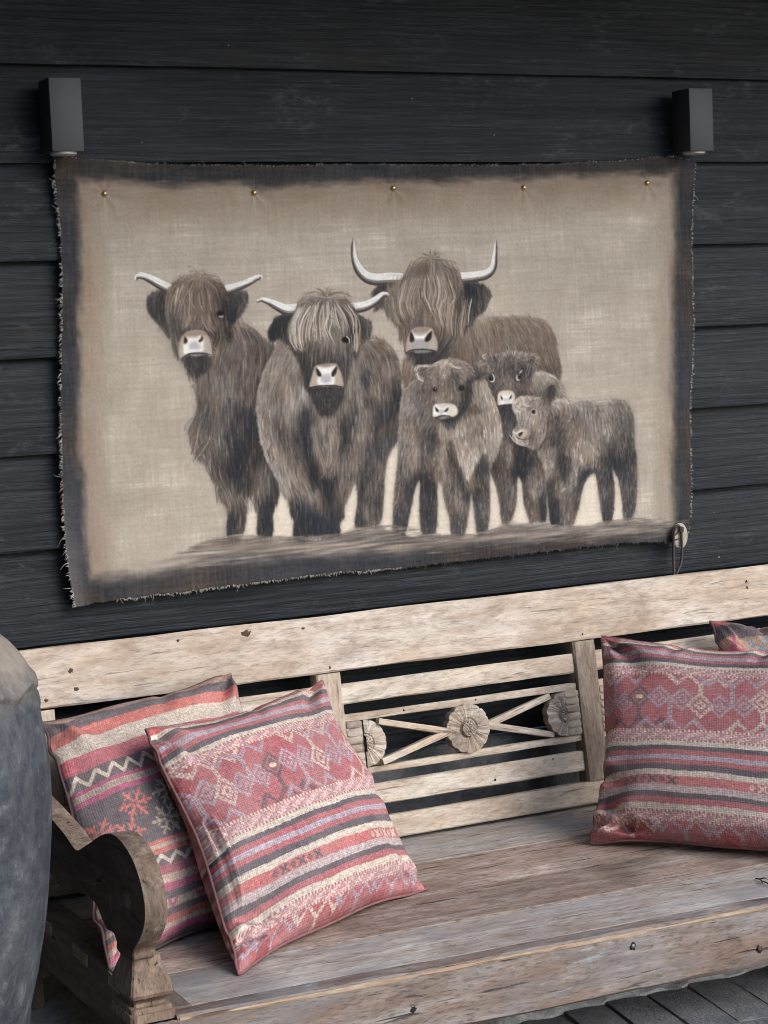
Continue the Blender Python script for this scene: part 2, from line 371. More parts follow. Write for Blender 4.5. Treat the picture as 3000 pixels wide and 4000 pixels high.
def rough_slab(name, x0, x1, prof, mat, parent, amp, seg=120, seed=0, fr=9):
    vs, fs = [], []; n = len(prof)
    for i in range(seg+1):
        x = x0+(x1-x0)*i/seg
        for k, (y, z, a) in enumerate(prof):
            d = amp*a*(mnoise.noise((x*fr, k*1.9, seed))+.6*mnoise.noise((x*fr*3.1, k*2.7, seed+3))); d2 = amp*a*.5*mnoise.noise((x*fr*1.7, k*4.1, seed+9))
            vs.append((x, y+d, z+d2))
    for i in range(seg):
        for k in range(n):
            fs.append((i*n+k, i*n+(k+1) % n, (i+1)*n+(k+1) % n, (i+1)*n+k))
    fs.append(tuple(range(n))); fs.append(tuple(reversed(range(seg*n, seg*n+n))))
    return fix_normals(mobj(name, vs, fs, mat, parent, None, True, 50))
rough_slab('plinth', -3, 4, [(-.02, -.05, 0), (-.02, .12, .5), (-.015, .25, .5), (-.006, .355, .5), (.02, .38, .3), (.2, .38, 0), (.2, -.05, 0)], M['plinth'], wall, .008)
rough_slab('mortar_bed', -2, 3, [(-.762, -.03, .2), (-.758, .004, 1.5), (-.738, .014, 1.5), (-.70, .022, 1.2), (-.64, .026, 1), (-.45, .020, .6), (-.2, .018, .6), (0, .02, 0), (0, -.03, 0)], M['mortar'], ground, .013, 420, 5, 12)

# unseen porch roof, and unseen blocks added to cut light from left and front
porch = mobj('porch_roof', [(-4, -1.05, Z(.40)), (6, -1.05, Z(.40)), (6, .1, Z(.66)), (-4, .1, Z(.66)), (-4, -1.05, Z(.50)), (6, -1.05, Z(.50)), (6, .1, Z(.76)), (-4, .1, Z(.76))],
             [(0, 1, 2, 3), (7, 6, 5, 4), (0, 4, 5, 1), (1, 5, 6, 2), (2, 6, 7, 3), (3, 7, 4, 0)], M['ceiling'])
tag(porch, kind='structure')
left_blocker = mobj('left_light_blocker', [(-4.2, .1, 0), (-3.2, .1, 0), (-3.2, -12, 0), (-4.2, -12, 0), (-4.2, .1, 6), (-3.2, .1, 6), (-3.2, -12, 6), (-4.2, -12, 6)],
            [(3, 2, 1, 0), (4, 5, 6, 7), (0, 1, 5, 4), (1, 2, 6, 5), (2, 3, 7, 6), (3, 0, 4, 7)], M['wall'])
tag(left_blocker, kind='structure')  # unseen mass added to keep light off left-facing sides
front_blocker = mobj('front_light_blocker', [(-24, -24, 0), (4.5, -24, 0), (4.5, -32, 0), (-24, -32, 0), (-24, -24, 3.2), (4.5, -24, 3.2), (4.5, -32, 3.2), (-24, -32, 3.2), (-24, -28, 6), (4.5, -28, 6)],
            [(0, 4, 5, 1), (1, 5, 9, 6, 2), (2, 6, 7, 3), (3, 7, 8, 4, 0), (4, 8, 9, 5), (6, 9, 8, 7)], M['wall'])
tag(front_blocker, kind='structure')  # unseen mass added to darken what the left lamp reflects

# ================================================================ wall lamps
def rbox(w, d, h, b):
    bm = bmesh.new(); bmesh.ops.create_cube(bm, size=1)
    for v in bm.verts: v.co = Vector(((v.co.x+.5)*w, (v.co.y+.5)*d, (v.co.z+.5)*h))
    bmesh.ops.bevel(bm, geom=list(bm.edges), offset=b, segments=2, affect='EDGES', profile=.5)
    vs = [v.co.copy() for v in bm.verts]; fs = [[v.index for v in f.verts] for f in bm.faces]; bm.free(); return vs, fs
def lamp(x, zt, label, mwrot=0):
    root = empty('wall_lamp', (x+.0335, 0, Z(zt)-.073)); tag(root, label, 'lamp', 'box lamps on the weatherboards')
    R = Matrix.Translation((x+.0335, 0, Z(zt)-.146)) @ Matrix.Rotation(mwrot, 4, 'Y')
    vs, fs = rbox(.067, .070, .146, .0006)
    hs_ = mobj('housing', [(a-.0335, b-.084, c) for a, b, c in vs], fs, M['lamp'], root, R, True, 30)
    vs, fs = rbox(.050, .034, .10, .001); mobj('back_plate', [(a-.025, b-.0142, c+.023) for a, b, c in vs], fs, M['lamp'], root, R, True, 30)
    for nm, s in (('lower_lens', -1), ('upper_lens', 1)):
        zc = -.0 if s < 0 else .146
        prof = [(.0275, .004), (.0275, -.0045), (.0245, -.0062), (.010, -.0068)]
        if s > 0: prof = [(.0275, -.006), (.0275, .0008), (.024, .0012), (.010, .0013)]
        vs, fs = lathe(prof, 32); o = mobj(nm, [(a, b-.050, c+zc) for a, b, c in vs], fs, M['lens'], hs_, R, True, 40); fix_normals(o)
lamp(-.268, -.037, 'dark grey box wall lamp above the left top corner of the canvas')
lamp(1.302, -.035, 'grey box wall lamp above the right top corner of the canvas')

# ================================================================ painted canvas
PD = {'bull_body':{'poly':[(978.3,417.6),(1013,401.7),(1047.7,391.8),(1090.9,389.7),(1149,390.6),(1179.3,394.4),(1213.8,404.6),(1237.1,438.3),(1246.1,480.6),(1249.6,537.9),(1193.6,562),(1038.7,630.6),(866.2,591.1),(834,526),(831,501.6),(837.7,475.1),(858.7,466.3)],
 'flow':[(1033.1,399.9,1040.1,437.3),(1105.2,395.2,1132.8,431.2),(1060.1,438.2,1064.3,475.6),(852.7,478.2,845.5,514.4),(902.5,480.5,873.1,515.8),(1185.8,406.5,1219.1,449.5),(1218.6,461.5,1244.2,528.6),(1081.4,426.1,1106.3,486.2)],
 'tone':[(1033.1,399.9,0.5),(1045.8,437.6,0.42),(1105.1,397.7,0.42),(1103.3,439.9,0.36),(1016.4,456.1,0.38),(973.2,471.5,0.34),(846.6,490.1,0.45),(879.7,494.1,0.25),(850.6,524.5,0.38),(1185.3,418.4,0.4),(1148.2,476.3,0.38),(1218.4,467.4,0.36),(1241.2,516.4,0.3)],
 'n':2600,
 'length':34,
 'warm':0.85},
 'bull_ears':[{'poly':[(835.8,305.5),(800.3,304.5),(775.5,313.3),(762.6,327.3),(779.7,339.9),(766.4,363.5),(789.6,359.5),(807.8,379.4),(828.7,399.5),(852.7,356.8)],
 'flow':[(813.7,309.7,780.2,327.9),(804.3,335.9,794.8,364.5),(819.8,355.7,823.6,392.1)],
 'tone':[(800,311.7,0.12),(772.2,325.2,0.25),(798.5,342.9,0.28),(810.9,369.9,0.26),(826.3,331.7,0.22)],
 'n':500,
 'length':30,
 'warm':0.6},{'poly':[(994.2,310.1),(1022.6,310.9),(1048.1,314.1),(1064.7,326.9),(1071.4,339.5),(1060.5,358.9),(1051.3,373.4),(1030.7,387.5),(1015.8,404.2),(992.5,415.7)],
 'flow':[(1022.4,315.8,1032.3,350.6),(1058.9,329.2,1060.3,363.8),(1006.7,349.7,1004.6,398.9)],
 'tone':[(1007.6,327.6,0.1),(1036.4,321.1,0.16),(1061.5,336.7,0.28),(1034.8,358,0.24),(1013.9,382,0.26),(1000.5,361.8,0.12)],
 'n':600,
 'length':30,
 'warm':0.5}],
 'bull_horns':[{'cl':[(848.5,296.2),(806.2,293.8),(773.7,294.1),(749.7,287.5),(731.8,269.1),(722.2,245),(720.6,221.2),(722.4,202.2)],
 'w':[36,38,36,34,30,20,14,3]},{'cl':[(990.5,297.7),(1028.9,295.1),(1060.6,289.8),(1077.8,275.4),(1083.7,250.9),(1086.6,228.7),(1088.1,214)],
 'w':[36,34,30,25,18,12,3]}],
 'bull_head':{'poly':[(923.8,252.6),(954.1,262.5),(978.6,280.2),(994.3,307.6),(998.7,337.2),(999.9,376.5),(992.8,410.7),(983.1,437.4),(953.4,470.6),(930.2,486.7),(915.9,493.4),(874.2,491.4),(869.6,471.7),(845.2,460.9),(841.9,441.3),(838.9,416.9),(830,431.1),(826,399.4),(807.8,379.4),(795,359.7),(799.1,330.9),(819,312.2),(844.6,291.3),(862,272.4),(890.2,258.6)],
 'flow':[(920.8,256.9,919.5,286),(884.3,265.7,855.5,294),(956.6,267.5,983.5,297.5),(855.4,296.4,831.3,344),(831.3,344,840,392.7),(882.9,297.1,866.4,357.3),(918.4,310.3,915.7,371.1),(954.7,311.4,957.7,372.6),(985.7,312.3,988.7,373.7),(879.1,382,872.5,406.1),(943.1,384.3,941,433.2),(974,385.5,966.3,434.3),(945.8,453.1,925.1,476.7),(884.1,394.3,883.6,406.5)],
 'tone':[(920.6,261.7,0.42),(884,273,0.36),(855.1,303.6,0.4),(842.8,332.3,0.38),(824.7,367.9,0.36),(882.2,314.1,0.4),(863.7,357.2,0.42),(919,298.2,0.46),(906.2,334.3,0.4),(937.3,325.5,0.5),(946.8,364.9,0.48),(966,311.7,0.38),(981.8,336.6,0.22),(985.9,373.6,0.24),(890,387.3,0.4),(872.7,401.2,0.32),(934.2,396.2,0.36),(955.6,421.6,0.36),(973,410,0.28),(932.1,445.1,0.22),(839.5,404.8,0.34),(829.4,385,0.3),(945.1,467.8,0.22),(891.6,475.2,0.08),(874.6,484.1,0.08)],
 'n':3600,
 'length':58,
 'warm':0.75},
 'bull_locks':[[(852.3,303.5),(842.8,332.3),(836,361.1),(848.6,385.7)],[(880.4,292.2),(865.2,323.3),(858.4,352.1),(868.2,379.2)],[(899.3,302.5),(897.9,334),(908,356.2),(915.6,373.6)],[(924.9,291),(931.7,325.3),(924.6,359.2),(937.5,384.1)],[(955.4,296.7),(967.7,336.2),(952.6,360.2),(956.6,397.1)],[(942,345.2),(933.8,374.2),(942.1,408.8)],[(964.7,341),(958.6,384.9),(958.4,421.7)],[(817.9,336.3),(819.1,370.1),(834.2,399.7)],[(994.2,376.3),(987.3,405.6),(986,435.1)],[(1006.7,349.7),(999.7,381.5),(995.6,410.8)]],
 'bull_tuft':[[(921,252.5),(910.2,244.5),(898,238.9)],[(921,252.5),(926.9,243.7),(927.7,238.3)],[(921,252.5),(935.2,245.1),(949.3,243.4)],[(921,251.5),(890.5,251.3),(862.3,265.2)],[(921,251.5),(957.2,255.3),(984.6,270.6)],[(918.2,252.4),(901.8,246.7),(885,250)]],
 'bull_muzzle':{'outer':[(855.4,417.5),(866.9,407.1),(889.2,405),(911.3,408.8),(919.1,422.5),(926.7,440),(925.3,459.5),(911.9,458.9),(881.4,456.1),(853.6,458.3),(843.9,458.9),(846.3,436.6)],
 'white':[(862.6,411.8),(868.5,421),(882.8,424.7),(896.8,421.6),(911.8,410.5),(913.1,417.4),(902.1,428),(888,433),(871.3,432.3),(863.3,426.4)],
 'grey':[(860.1,437.2),(871.3,432.3),(888,433),(901.4,442.6),(903.6,455.6),(859.2,455.4)],
 'nostrils':[[(859.2,414.1),(866.6,427.7),(866.2,435.5),(857.2,438.5),(855,427.3)],[(912.8,413.7),(910.8,432),(901.6,438.9),(893.9,437.4),(896.5,427.7)]],
 'mouth':[(843.8,462),(859.2,456.1),(884.2,455.3),(911.9,458.5),(922.4,461.4)],
 'lip':[(864.5,460.5),(884.1,457.2),(909,460),(897.7,463.7),(875.5,464.2)],
 'chin':[(847.9,462.2),(881,464.9),(920.1,463),(915.2,478.7),(896.4,492.5),(874.2,492.7),(870,474.2)]},
 'left_body':{'poly':[(417.7,385.7),(428.7,381.2),(452.4,385.1),(479.8,404.1),(500.6,427.1),(515.4,439.8),(524.4,478.5),(481.4,513.2),(479.4,553.4),(478.6,654.4),(494.3,692),(504.1,717.1),(510.3,748.2),(501.2,774),(490,797.6),(486.6,843.3),(453.6,840.5),(455.9,794.8),(440.4,755),(432.9,764.6),(427.3,796.6),(421.4,824.5),(410.8,839.8),(382.6,837.4),(386.6,783.1),(376.6,766.2),(365.7,747.2),(361.6,722.8),(350,699.9),(345.7,679.6),(327.2,664.3),(316.3,649.6),(312.3,625.4),(309.1,605.4),(322.3,578.3),(331.2,551.1),(329.4,525.2),(320.9,504.9),(332,524.8),(329.2,496.9),(311,480.2),(342.9,459.9),(387.2,432.2)],
 'flow':[(428.6,384.1,437.8,414.4),(464.9,395.5,485.2,426.4),(398,432.6,380.3,481.6),(452,435,456.4,475.3),(341.3,489.6,339.2,529.2),(416.4,493.3,409.9,533),(494.6,457,488.2,496.9),(327.3,564.7,312.9,593.7),(348.6,566,332.6,624.8),(371,547.3,366.8,627),(435.7,550.9,431.5,631.1),(344.3,645.5,349.1,675.8),(408.8,649.8,407.8,710.1),(378.6,728.1,389.5,769.2),(472.1,694.5,470,735),(407.3,760.5,412.3,791.3),(400.9,800.5,397.1,830.5),(474.5,776,471.9,826.7),(421.9,731.3,415.5,771.3)],
 'tone':[(428.5,386.1,0.46),(454.1,395.1,0.36),(485.2,426.4,0.3),(426.5,423.9,0.36),(393.1,442.4,0.38),(483.2,466.5,0.26),(373.9,481.3,0.36),(350.9,509.9,0.36),(405,502.7,0.36),(448.9,494.9,0.34),(469.1,526.1,0.3),(410.8,393.4,0.14),(340.6,515.8,0.32),(383,524,0.38),(448,523.5,0.34),(338.3,557.4,0.26),(321.7,588.3,0.3),(353.7,590.2,0.3),(379.1,597.7,0.36),(411.7,593.7,0.2),(444,601.7,0.12),(466.3,593,0.1),(327.8,634.4,0.32),(355.5,636.2,0.34),(371.9,651.3,0.3),(408.8,649.8,0.1),(452.8,642.6,0.12),(406.2,699.9,0.06),(379.1,677.9,0.2),(466.6,673.9,0.16),(471.1,714.7,0.36),(481,735.8,0.4),(501.1,733.2,0.14),(458.5,744.2,0.36),(382.4,738.5,0.36),(394.3,759.5,0.42),(414,757,0.34),(426.1,735.7,0.1),(405.5,794.8,0.16),(399.6,824.7,0.22),(387.3,809.5,0.12),(474,786.1,0.1),(471.9,826.7,0.12),(446.2,769.7,0.34),(490.5,767.1,0.1)],
 'n':8000,
 'length':42,
 'warm':0.55},
 'left_ears':[{'poly':[(273,310.7),(252.4,306.2),(239.7,310.6),(229.7,322),(227.7,339.4),(237.1,357.3),(252.7,375.4),(264.4,389.6),(274.1,403.7),(277.1,349)],
 'flow':[(252.2,309.1,240.8,328.2),(234.8,324.1,235.5,347.5),(254.2,348.1,262.9,379.7),(266.2,319.3,262.5,348.4)],
 'tone':[(252.2,309.1,0.24),(234.8,324.1,0.24),(250.5,340.2,0.16),(265.7,329,0.1),(243.2,359.5,0.16),(263.5,368,0.26),(270.8,387.9,0.24)],
 'n':520,
 'length':26,
 'warm':0.5},{'poly':[(412.7,316),(436.6,314.4),(456.1,315),(460.5,321.5),(457.1,337.3),(447.5,355),(433.6,370.4),(418,380.7),(408.4,377.4)],
 'flow':[(425.6,318.4,424.2,344.2),(451.6,317.3,452.6,339.2),(430.1,354.3,422.6,374)],
 'tone':[(431.9,320.6,0.2),(453.6,321.3,0.26),(439.6,338.8,0.24),(423.7,354.1,0.1),(434.2,360.5,0.22),(414.5,363.7,0.08)],
 'n':420,
 'length':26,
 'warm':0.5}],
 'left_horns':[{'cl':[(281.8,301.8),(257.5,288.8),(237.4,277.5),(220.1,271.2),(208.7,273.2),(206.2,279.6)],
 'w':[32,28,24,19,14,7]},{'cl':[(410,307),(437.3,300.5),(463.8,291.3),(481.7,283.3),(493.1,281),(492.9,285.6)],
 'w':[30,25,22,18,13,7]}],
 'left_head':{'poly':[(351.6,279.1),(373.7,283.3),(394.6,293.7),(408.8,310),(414.3,328),(416.8,361.8),(415.3,389.6),(406.7,409.1),(389.4,432.3),(372.3,451.4),(363.8,468.8),(337.5,481.5),(312.4,474.3),(302,452.1),(288.8,443.6),(282.3,427.6),(278.5,399.9),(271.7,372.2),(269.7,333.1),(275.3,305.9),(292.9,291.8),(318.7,281.7)],
 'flow':[(350.5,280.6,347.2,302.2),(320.6,285.7,300.8,300.8),(379.9,287.4,400.4,305.8),(292.4,300.5,275.6,339.1),(317.6,301.3,306.5,350),(342.4,311.9,337.6,360.9),(367.9,312.7,370.1,352.2),(397.8,313.6,404.3,353.4),(284.4,368.8,287,398.3),(316.2,366.1,308.6,389.4),(347.7,371.2,342.6,386.8),(369,372,379.7,412),(403.3,373.2,403.8,403.1),(290.7,408.3,293.3,437.9),(377,421.8,371.7,441.4),(322.1,453,325.2,472.9),(356,454.6,346.4,474)],
 'tone':[(350.4,282.6,0.4),(318.1,291.5,0.34),(287.9,306.3,0.34),(275.9,333.3,0.38),(299.7,320.3,0.38),(324.7,327,0.34),(345.4,335.6,0.38),(367.1,328.4,0.34),(393.3,317.4,0.28),(405.3,333.6,0.14),(391.6,349,0.18),(369.6,360.1,0.3),(314.4,360.1,0.38),(284.4,368.8,0.28),(296.2,384.9,0.28),(339.2,370.8,0.36),(336.4,384.5,0.22),(368.2,387.8,0.3),(385.9,376.6,0.34),(400.5,385,0.3),(409.7,393.4,0.06),(409.9,369.5,0.05),(286.5,408.1,0.24),(289.4,431.8,0.36),(384,412.2,0.28),(378.4,435.8,0.36),(321.9,455,0.16),(342.7,463.9,0.06),(360.2,456.8,0.24),(321,472.7,0.2)],
 'n':3000,
 'length':46,
 'warm':0.8},
 'left_tuft':[[(351.6,279.1),(347,266.8),(336.8,259.7),(323.1,258.3)],[(351.6,279.1),(340.5,269.6),(330.1,265.4)],[(351.6,279.1),(353.2,268.9),(359.9,263.2)],[(352.7,279.1),(363.6,273.1),(382.9,271.7)],[(351.6,279.7),(331.7,275.2),(310.5,276.6),(298.6,282.1)],[(352.6,279.7),(374.1,277.4),(390.9,281.8),(401.2,290)],[(351.5,280.7),(331.4,280.1),(318.3,287.6)],[(352.6,280.7),(373.7,283.3),(386.1,291.5)]],
 'left_locks':[[(301,296.9),(295.8,314.3),(290.6,333.8)],[(313.1,307),(301.3,330.2),(293.7,353.5)],[(342.4,311.9),(343.3,335.5),(354.9,355.6)],[(330.1,303.6),(326.5,331),(327.2,358.6)],[(364.1,304.7),(367.1,328.4),(370.1,352.2)],[(325.1,358.5),(315.8,373.9),(308.7,387.4)],[(361.1,359.8),(364.3,379.7),(376.3,396)],[(283.2,315.9),(277,333.3),(274.8,352.8)]],
 'left_muzzle':{'outer':[(312.5,395.4),(325.4,391),(344.5,390.8),(357,396.2),(365,407.4),(369.5,423.5),(371.2,442.4),(366.1,446.7),(352.5,441),(322.8,439.6),(301.2,448.1),(294.5,445.8),(293.8,428.1),(300.3,406.7)],
 'white':[(312.3,399.4),(316.1,405.8),(324.6,405.4),(333,406.9),(341.7,404.5),(348.2,401.8),(347,409.1),(341.6,414.4),(344.2,417.4),(352.9,412.9),(351.3,422.7),(348.9,436.8),(322.8,438.6),(306.2,440.9),(305.8,420.7),(311.3,417.4),(314.6,414.2),(313.9,407.3)],
 'grey':[(319.6,419.4),(332.7,414),(342.8,422.3),(344.5,430.3),(331.7,431.7),(319.1,429.2)],
 'nostrils':[[(309.9,403.2),(315.1,409.3),(314.8,415.2),(308.1,418.5),(307.5,409)],[(349.4,402.8),(351.1,411.8),(342.1,416.8),(340.8,413.3),(345.7,408.6)]],
 'mouth':[(301.1,448.9),(314.2,441.2),(335.6,439),(354.6,441),(368.3,444.8)],
 'lip':[(318.4,443),(335.4,441),(352.4,442.9),(341.6,446),(326.7,446.3)],
 'chin':[(305.4,447.3),(335.1,447.3),(365,447.5),(360,460.7),(342.3,471.8),(325.4,469),(309.1,458.3)]},
 'left_eye':{'c':(394.5,356.7),
 'rx':14.466400000000021,
 'ry':7.956520000000012,
 'glint':[(390.9,362.5),(397.3,364.1),(402.2,361.3)]},
 'left_whisk':[[(366.9,411.5),(375.3,414.8)],[(367.6,417.4),(378,423.8)],[(367.4,421.4),(379.7,432.8)],[(362.9,405.4),(373.4,409.8)],[(296.7,414.5),(287.9,420)]],
 'mid_body':{'poly':[(727,437.7),(740.9,428.7),(762.6,426),(789.4,433.6),(813,455.9),(825.1,490.5),(828.4,539.3),(827.3,567.6),(822.3,603.9),(814.6,652.3),(802.8,668.7),(785.2,694.3),(775.6,735.2),(768.2,795.8),(756.5,840.2),(720.9,843.8),(694.1,838.6),(704.3,795.6),(704.6,759.2),(697.5,739.2),(689.8,758),(670.7,792.9),(666.6,821.7),(654,832.8),(650.1,859.1),(578.6,853),(574.4,858.6),(539.1,853.9),(543.5,818.7),(535.2,801.3),(530.2,772.2),(513.2,747),(506.8,720.4),(490.3,689.5),(475.7,647.1),(471.1,611.4),(468.2,559.5),(475,643.2),(472,602.9),(467.6,562.6),(479.2,511.5),(492.3,481.7),(516.1,442.8),(537.8,422.6),(592.2,479.4)],
 'flow':[(529.2,438.7,509.3,475.4),(500.4,498.5,485.2,544.8),(545.4,477.1,519.8,523.1),(565,501.7,562.6,549),(740.4,438.3,766.3,463.5),(794.3,445.4,814.7,477.8),(751.7,487,771.1,536.3),(804.9,513.8,807.6,574.7),(710.7,497,707.9,557),(720.7,569.8,727.1,606.4),(478.3,571.8,481,619.1),(514.8,562.1,508.7,632.7),(553.1,576.1,542.3,634.9),(585.8,601.9,581.6,685.2),(617.9,591.8,616.1,627.6),(615.5,639.6,625.5,707.4),(653.2,630,638.7,708.4),(692.8,584.2,689.9,644.3),(724.4,598.1,722.1,646.4),(765,600.5,761.6,673.2),(497.2,655.6,502.5,703.4),(534.7,681.9,537.5,729.8),(570.8,744.2,587.4,781.5),(663.3,751.2,658.3,799.2),(560,803.3,557.9,846.4),(621.7,784.2,616.1,844.1),(723,743.5,713.5,828),(753.9,721.4,743.9,818.3),(800.4,602.6,792.7,650.9)],
 'tone':[(523.9,443.2,0.44),(542.6,429.8,0.4),(501,486.8,0.46),(527.3,476.3,0.48),(552.6,489.3,0.44),(570.8,490.2,0.46),(480.7,532.8,0.46),(511.5,534.4,0.4),(542.5,536.1,0.48),(576.2,537.9,0.5),(700.6,484.5,0.46),(695.9,527.5,0.5),(712.3,521.1,0.38),(740.5,435.9,0.5),(767.7,434.6,0.4),(753,458.1,0.28),(788.9,445.2,0.38),(814.7,477.8,0.34),(787.5,476.6,0.3),(738.7,474.3,0.4),(764.3,506.9,0.36),(791.8,501,0.44),(741.9,522.7,0.18),(762.7,540.7,0.48),(790.1,537.3,0.3),(818,526.6,0.22),(819.1,563.1,0.08),(774.8,572.8,0.26),(742.3,571,0.16),(721.9,545.7,0.44),(705.8,544.9,0.36),(478.3,571.8,0.5),(493.7,572.7,0.46),(510.7,592.6,0.3),(517,621.4,0.28),(485.8,626.5,0.54),(553.3,571.4,0.62),(539.3,591.9,0.46),(560.3,588.4,0.3),(575.9,589.4,0.12),(576.8,625.2,0.08),(582.8,661.3,0.06),(556.7,659.6,0.26),(586.2,699.9,0.05),(598.9,602.7,0.18),(605.9,619.8,0.46),(616.5,620.5,0.4),(625.9,645,0.3),(609.1,663.1,0.5),(652.1,651.5,0.58),(639.6,689.2,0.48),(625.5,707.4,0.48),(648.4,617.6,0.5),(628.1,599.6,0.46),(669.5,623.8,0.1),(679,648.4,0.08),(661.8,671.4,0.14),(697.5,596.6,0.3),(713.1,609.5,0.4),(722.7,634.3,0.48),(705.8,650.2,0.46),(738.4,586.9,0.46),(690.7,627.5,0.16),(739.4,623.3,0.3),(758.4,624.4,0.16),(778,613.5,0.22),(800.9,590.5,0.16),(804.2,639.4,0.24),(780.6,674.5,0.3),(743,662.3,0.22),(693.6,678.4,0.34),(705.8,705.9,0.4),(494.4,660.2,0.5),(508.6,684.9,0.48),(542.3,687.2,0.36),(559.3,712.3,0.42),(532.6,724.7,0.5),(522.9,709.7,0.46),(565.6,743.8,0.44),(593.1,772.3,0.46),(608.5,783.2,0.44),(600.5,729.7,0.05),(621.4,736,0.06),(633.7,756.2,0.06),(619.3,779.2,0.1),(655.2,753,0.36),(662.2,775.3,0.34),(650.3,798.6,0.22),(679.2,754.8,0.4),(549.8,797.7,0.12),(558.8,827.2,0.08),(597,801.5,0.12),(606.1,831.2,0.1),(637.9,833.9,0.1),(617.7,812.8,0.16),(711,766.9,0.12),(727.2,768.2,0.36),(722.2,816.5,0.4),(702.8,827.1,0.1),(749.5,757.7,0.28),(741.8,805.9,0.26),(759.2,782.8,0.2),(765,717.3,0.3),(735.1,715.2,0.28),(718.1,731,0.2)],
 'n':12000,
 'length':38,
 'warm':0.45},
 'mid_ears':[{'poly':[(571.7,367.4),(540.6,367.4),(522.2,375),(508.4,393.2),(503.4,404.7),(507.6,417.8),(517.3,420.5),(533,416.5),(550.4,430.2),(568.7,428.6)],
 'flow':[(545.6,370,524.1,386.8),(519,386.6,509.9,414.4),(544.3,397,543.1,420.4)],
 'tone':[(550.8,371.3,0.16),(524.4,382.1,0.12),(510.3,405,0.06),(533.7,401.2,0.14),(548.7,411.3,0.24),(562.4,397.7,0.14)],
 'n':480,
 'length':28,
 'warm':0.4},{'poly':[(721.8,377.6),(743.1,382),(756.2,390.9),(758.7,405.4),(752,421.9),(738.1,431.5),(721.6,437.5)],
 'flow':[(735,382.9,741.6,414.3),(753.2,395.5,749.4,419.4)],
 'tone':[(737.5,385.4,0.24),(753,400.3,0.3),(736.5,406.9,0.2),(741.1,423.9,0.28)],
 'n':320,
 'length':22,
 'warm':0.6}],
 'mid_horns':[{'cl':[(575.5,353.9),(551.6,354.4),(528.9,344.7),(508.8,334.7),(493.7,330.5),(481.2,333.8)],
 'w':[35,34,27,19,14,6]},{'cl':[(712.1,356.2),(744.5,352.5),(772,341.4),(788.8,330.2),(800.3,328.9)],
 'w':[33,31,25,19,15]}],
 'mid_head':{'poly':[(646.9,330.2),(678.6,332),(704.4,348.3),(719.4,370.3),(726.9,394.5),(730.9,423.5),(730,442.6),(720.7,456.7),(708.2,465.7),(697.9,484.4),(692.8,508.1),(683.8,529.3),(672.8,562.3),(634.4,586.5),(614,572.1),(599.8,539.2),(589.9,526.8),(583.2,502.7),(578.2,471.6),(567.5,452.2),(555.3,435.1),(554.2,406.8),(563.3,378.9),(577.9,347.6),(604.6,335.5)],
 'flow':[(646.8,332.1,642.7,362.8),(612.4,335.8,582.5,360.7),(678.4,335.5,703.9,360.2),(577,365.2,561.9,407.1),(603.3,361.4,595.8,408.4),(629.5,362.4,626.7,419.2),(663.8,363.6,675.2,402.1),(692.8,369.4,703.8,417.6),(718.5,389.4,716,442),(563.9,419,575.5,447.8),(594.6,432.1,588.2,455.5),(633.9,433.7,624.4,466.6),(660.3,434.9,656,470.5),(681.6,435.8,687.3,483.9),(592.2,479.4,590.5,514.9),(687.8,471.9,688.8,507.9),(615.9,532.9,624.6,571.6),(658.1,535.1,648.6,568.1)],
 'tone':[(646.7,334.5,0.4),(609.6,340.4,0.36),(579.6,365.3,0.44),(570.2,398,0.42),(584.9,417.5,0.46),(602.2,385,0.48),(618.6,371.4,0.44),(621.9,409.5,0.5),(639.6,372.2,0.42),(648.7,401.1,0.46),(665.5,382.7,0.46),(676.8,368.8,0.36),(689,393.1,0.4),(674.7,411.6,0.42),(702.7,384.1,0.16),(706.7,412.9,0.14),(706.7,441.6,0.08),(720.1,413.4,0.32),(724.3,437.6,0.34),(715.4,456.4,0.3),(563.6,426,0.24),(567.8,445.1,0.1),(583.4,445.8,0.2),(604.3,446.7,0.3),(631.1,438.4,0.38),(662.5,444.5,0.42),(683.5,450.2,0.42),(635.1,464.7,0.2),(658.7,468.2,0.2),(603.3,468,0.22),(582,474.1,0.14),(591.3,498.3,0.22),(605,487.1,0.16),(590.2,519.6,0.1),(682.5,471.7,0.28),(689.7,488.8,0.22),(687.2,512.7,0.22),(615.5,540,0.12),(641.8,543.8,0.12),(668.4,542.9,0.14),(635.3,567.4,0.1),(619.9,559.3,0.08),(656.8,563.8,0.12)],
 'n':4200,
 'length':50,
 'warm':0.45},
 'mid_locks':[[(588.1,351.5),(571.1,379.1),(567.1,407.3),(573,445.3)],[(609.3,347.5),(589.6,375.1),(580.1,407.8),(583.7,441.1)],[(622.5,345.5),(608,373.4),(600.1,399.2),(599,422.8)],[(633,345.9),(623.7,374),(623.7,400.1),(625.1,426.2)],[(648.8,346.4),(650,375),(643.5,400.9),(655.3,429.9)],[(661.8,349.2),(665.9,375.5),(675.2,402.1)],[(677.8,347.4),(692.6,371.7),(701.8,403.1)],[(699,350.5),(716.4,377.4),(717.4,413.3)],[(714.7,413.2),(713.6,437.1),(710,456.2)],[(564.5,407.2),(566.2,426.1),(578.1,447.9)]],
 'mid_tuft':[[(646.4,330.2),(642.2,317.8),(626.8,309.7)],[(646.4,330.2),(650.1,319.2),(653.2,308.6)],[(646.9,330.2),(658.1,318.3),(674.3,311.6)],[(646.3,330.9),(626.4,318.5),(602.9,317.7),(594.8,322.2)],[(646.9,331),(668.5,322.1),(694.9,324.2),(715.6,339.1)],[(646.3,331.6),(626,326.7),(604.9,329.6),(588.6,342)],[(647.4,331.7),(673.3,331.8),(691.7,336)]],
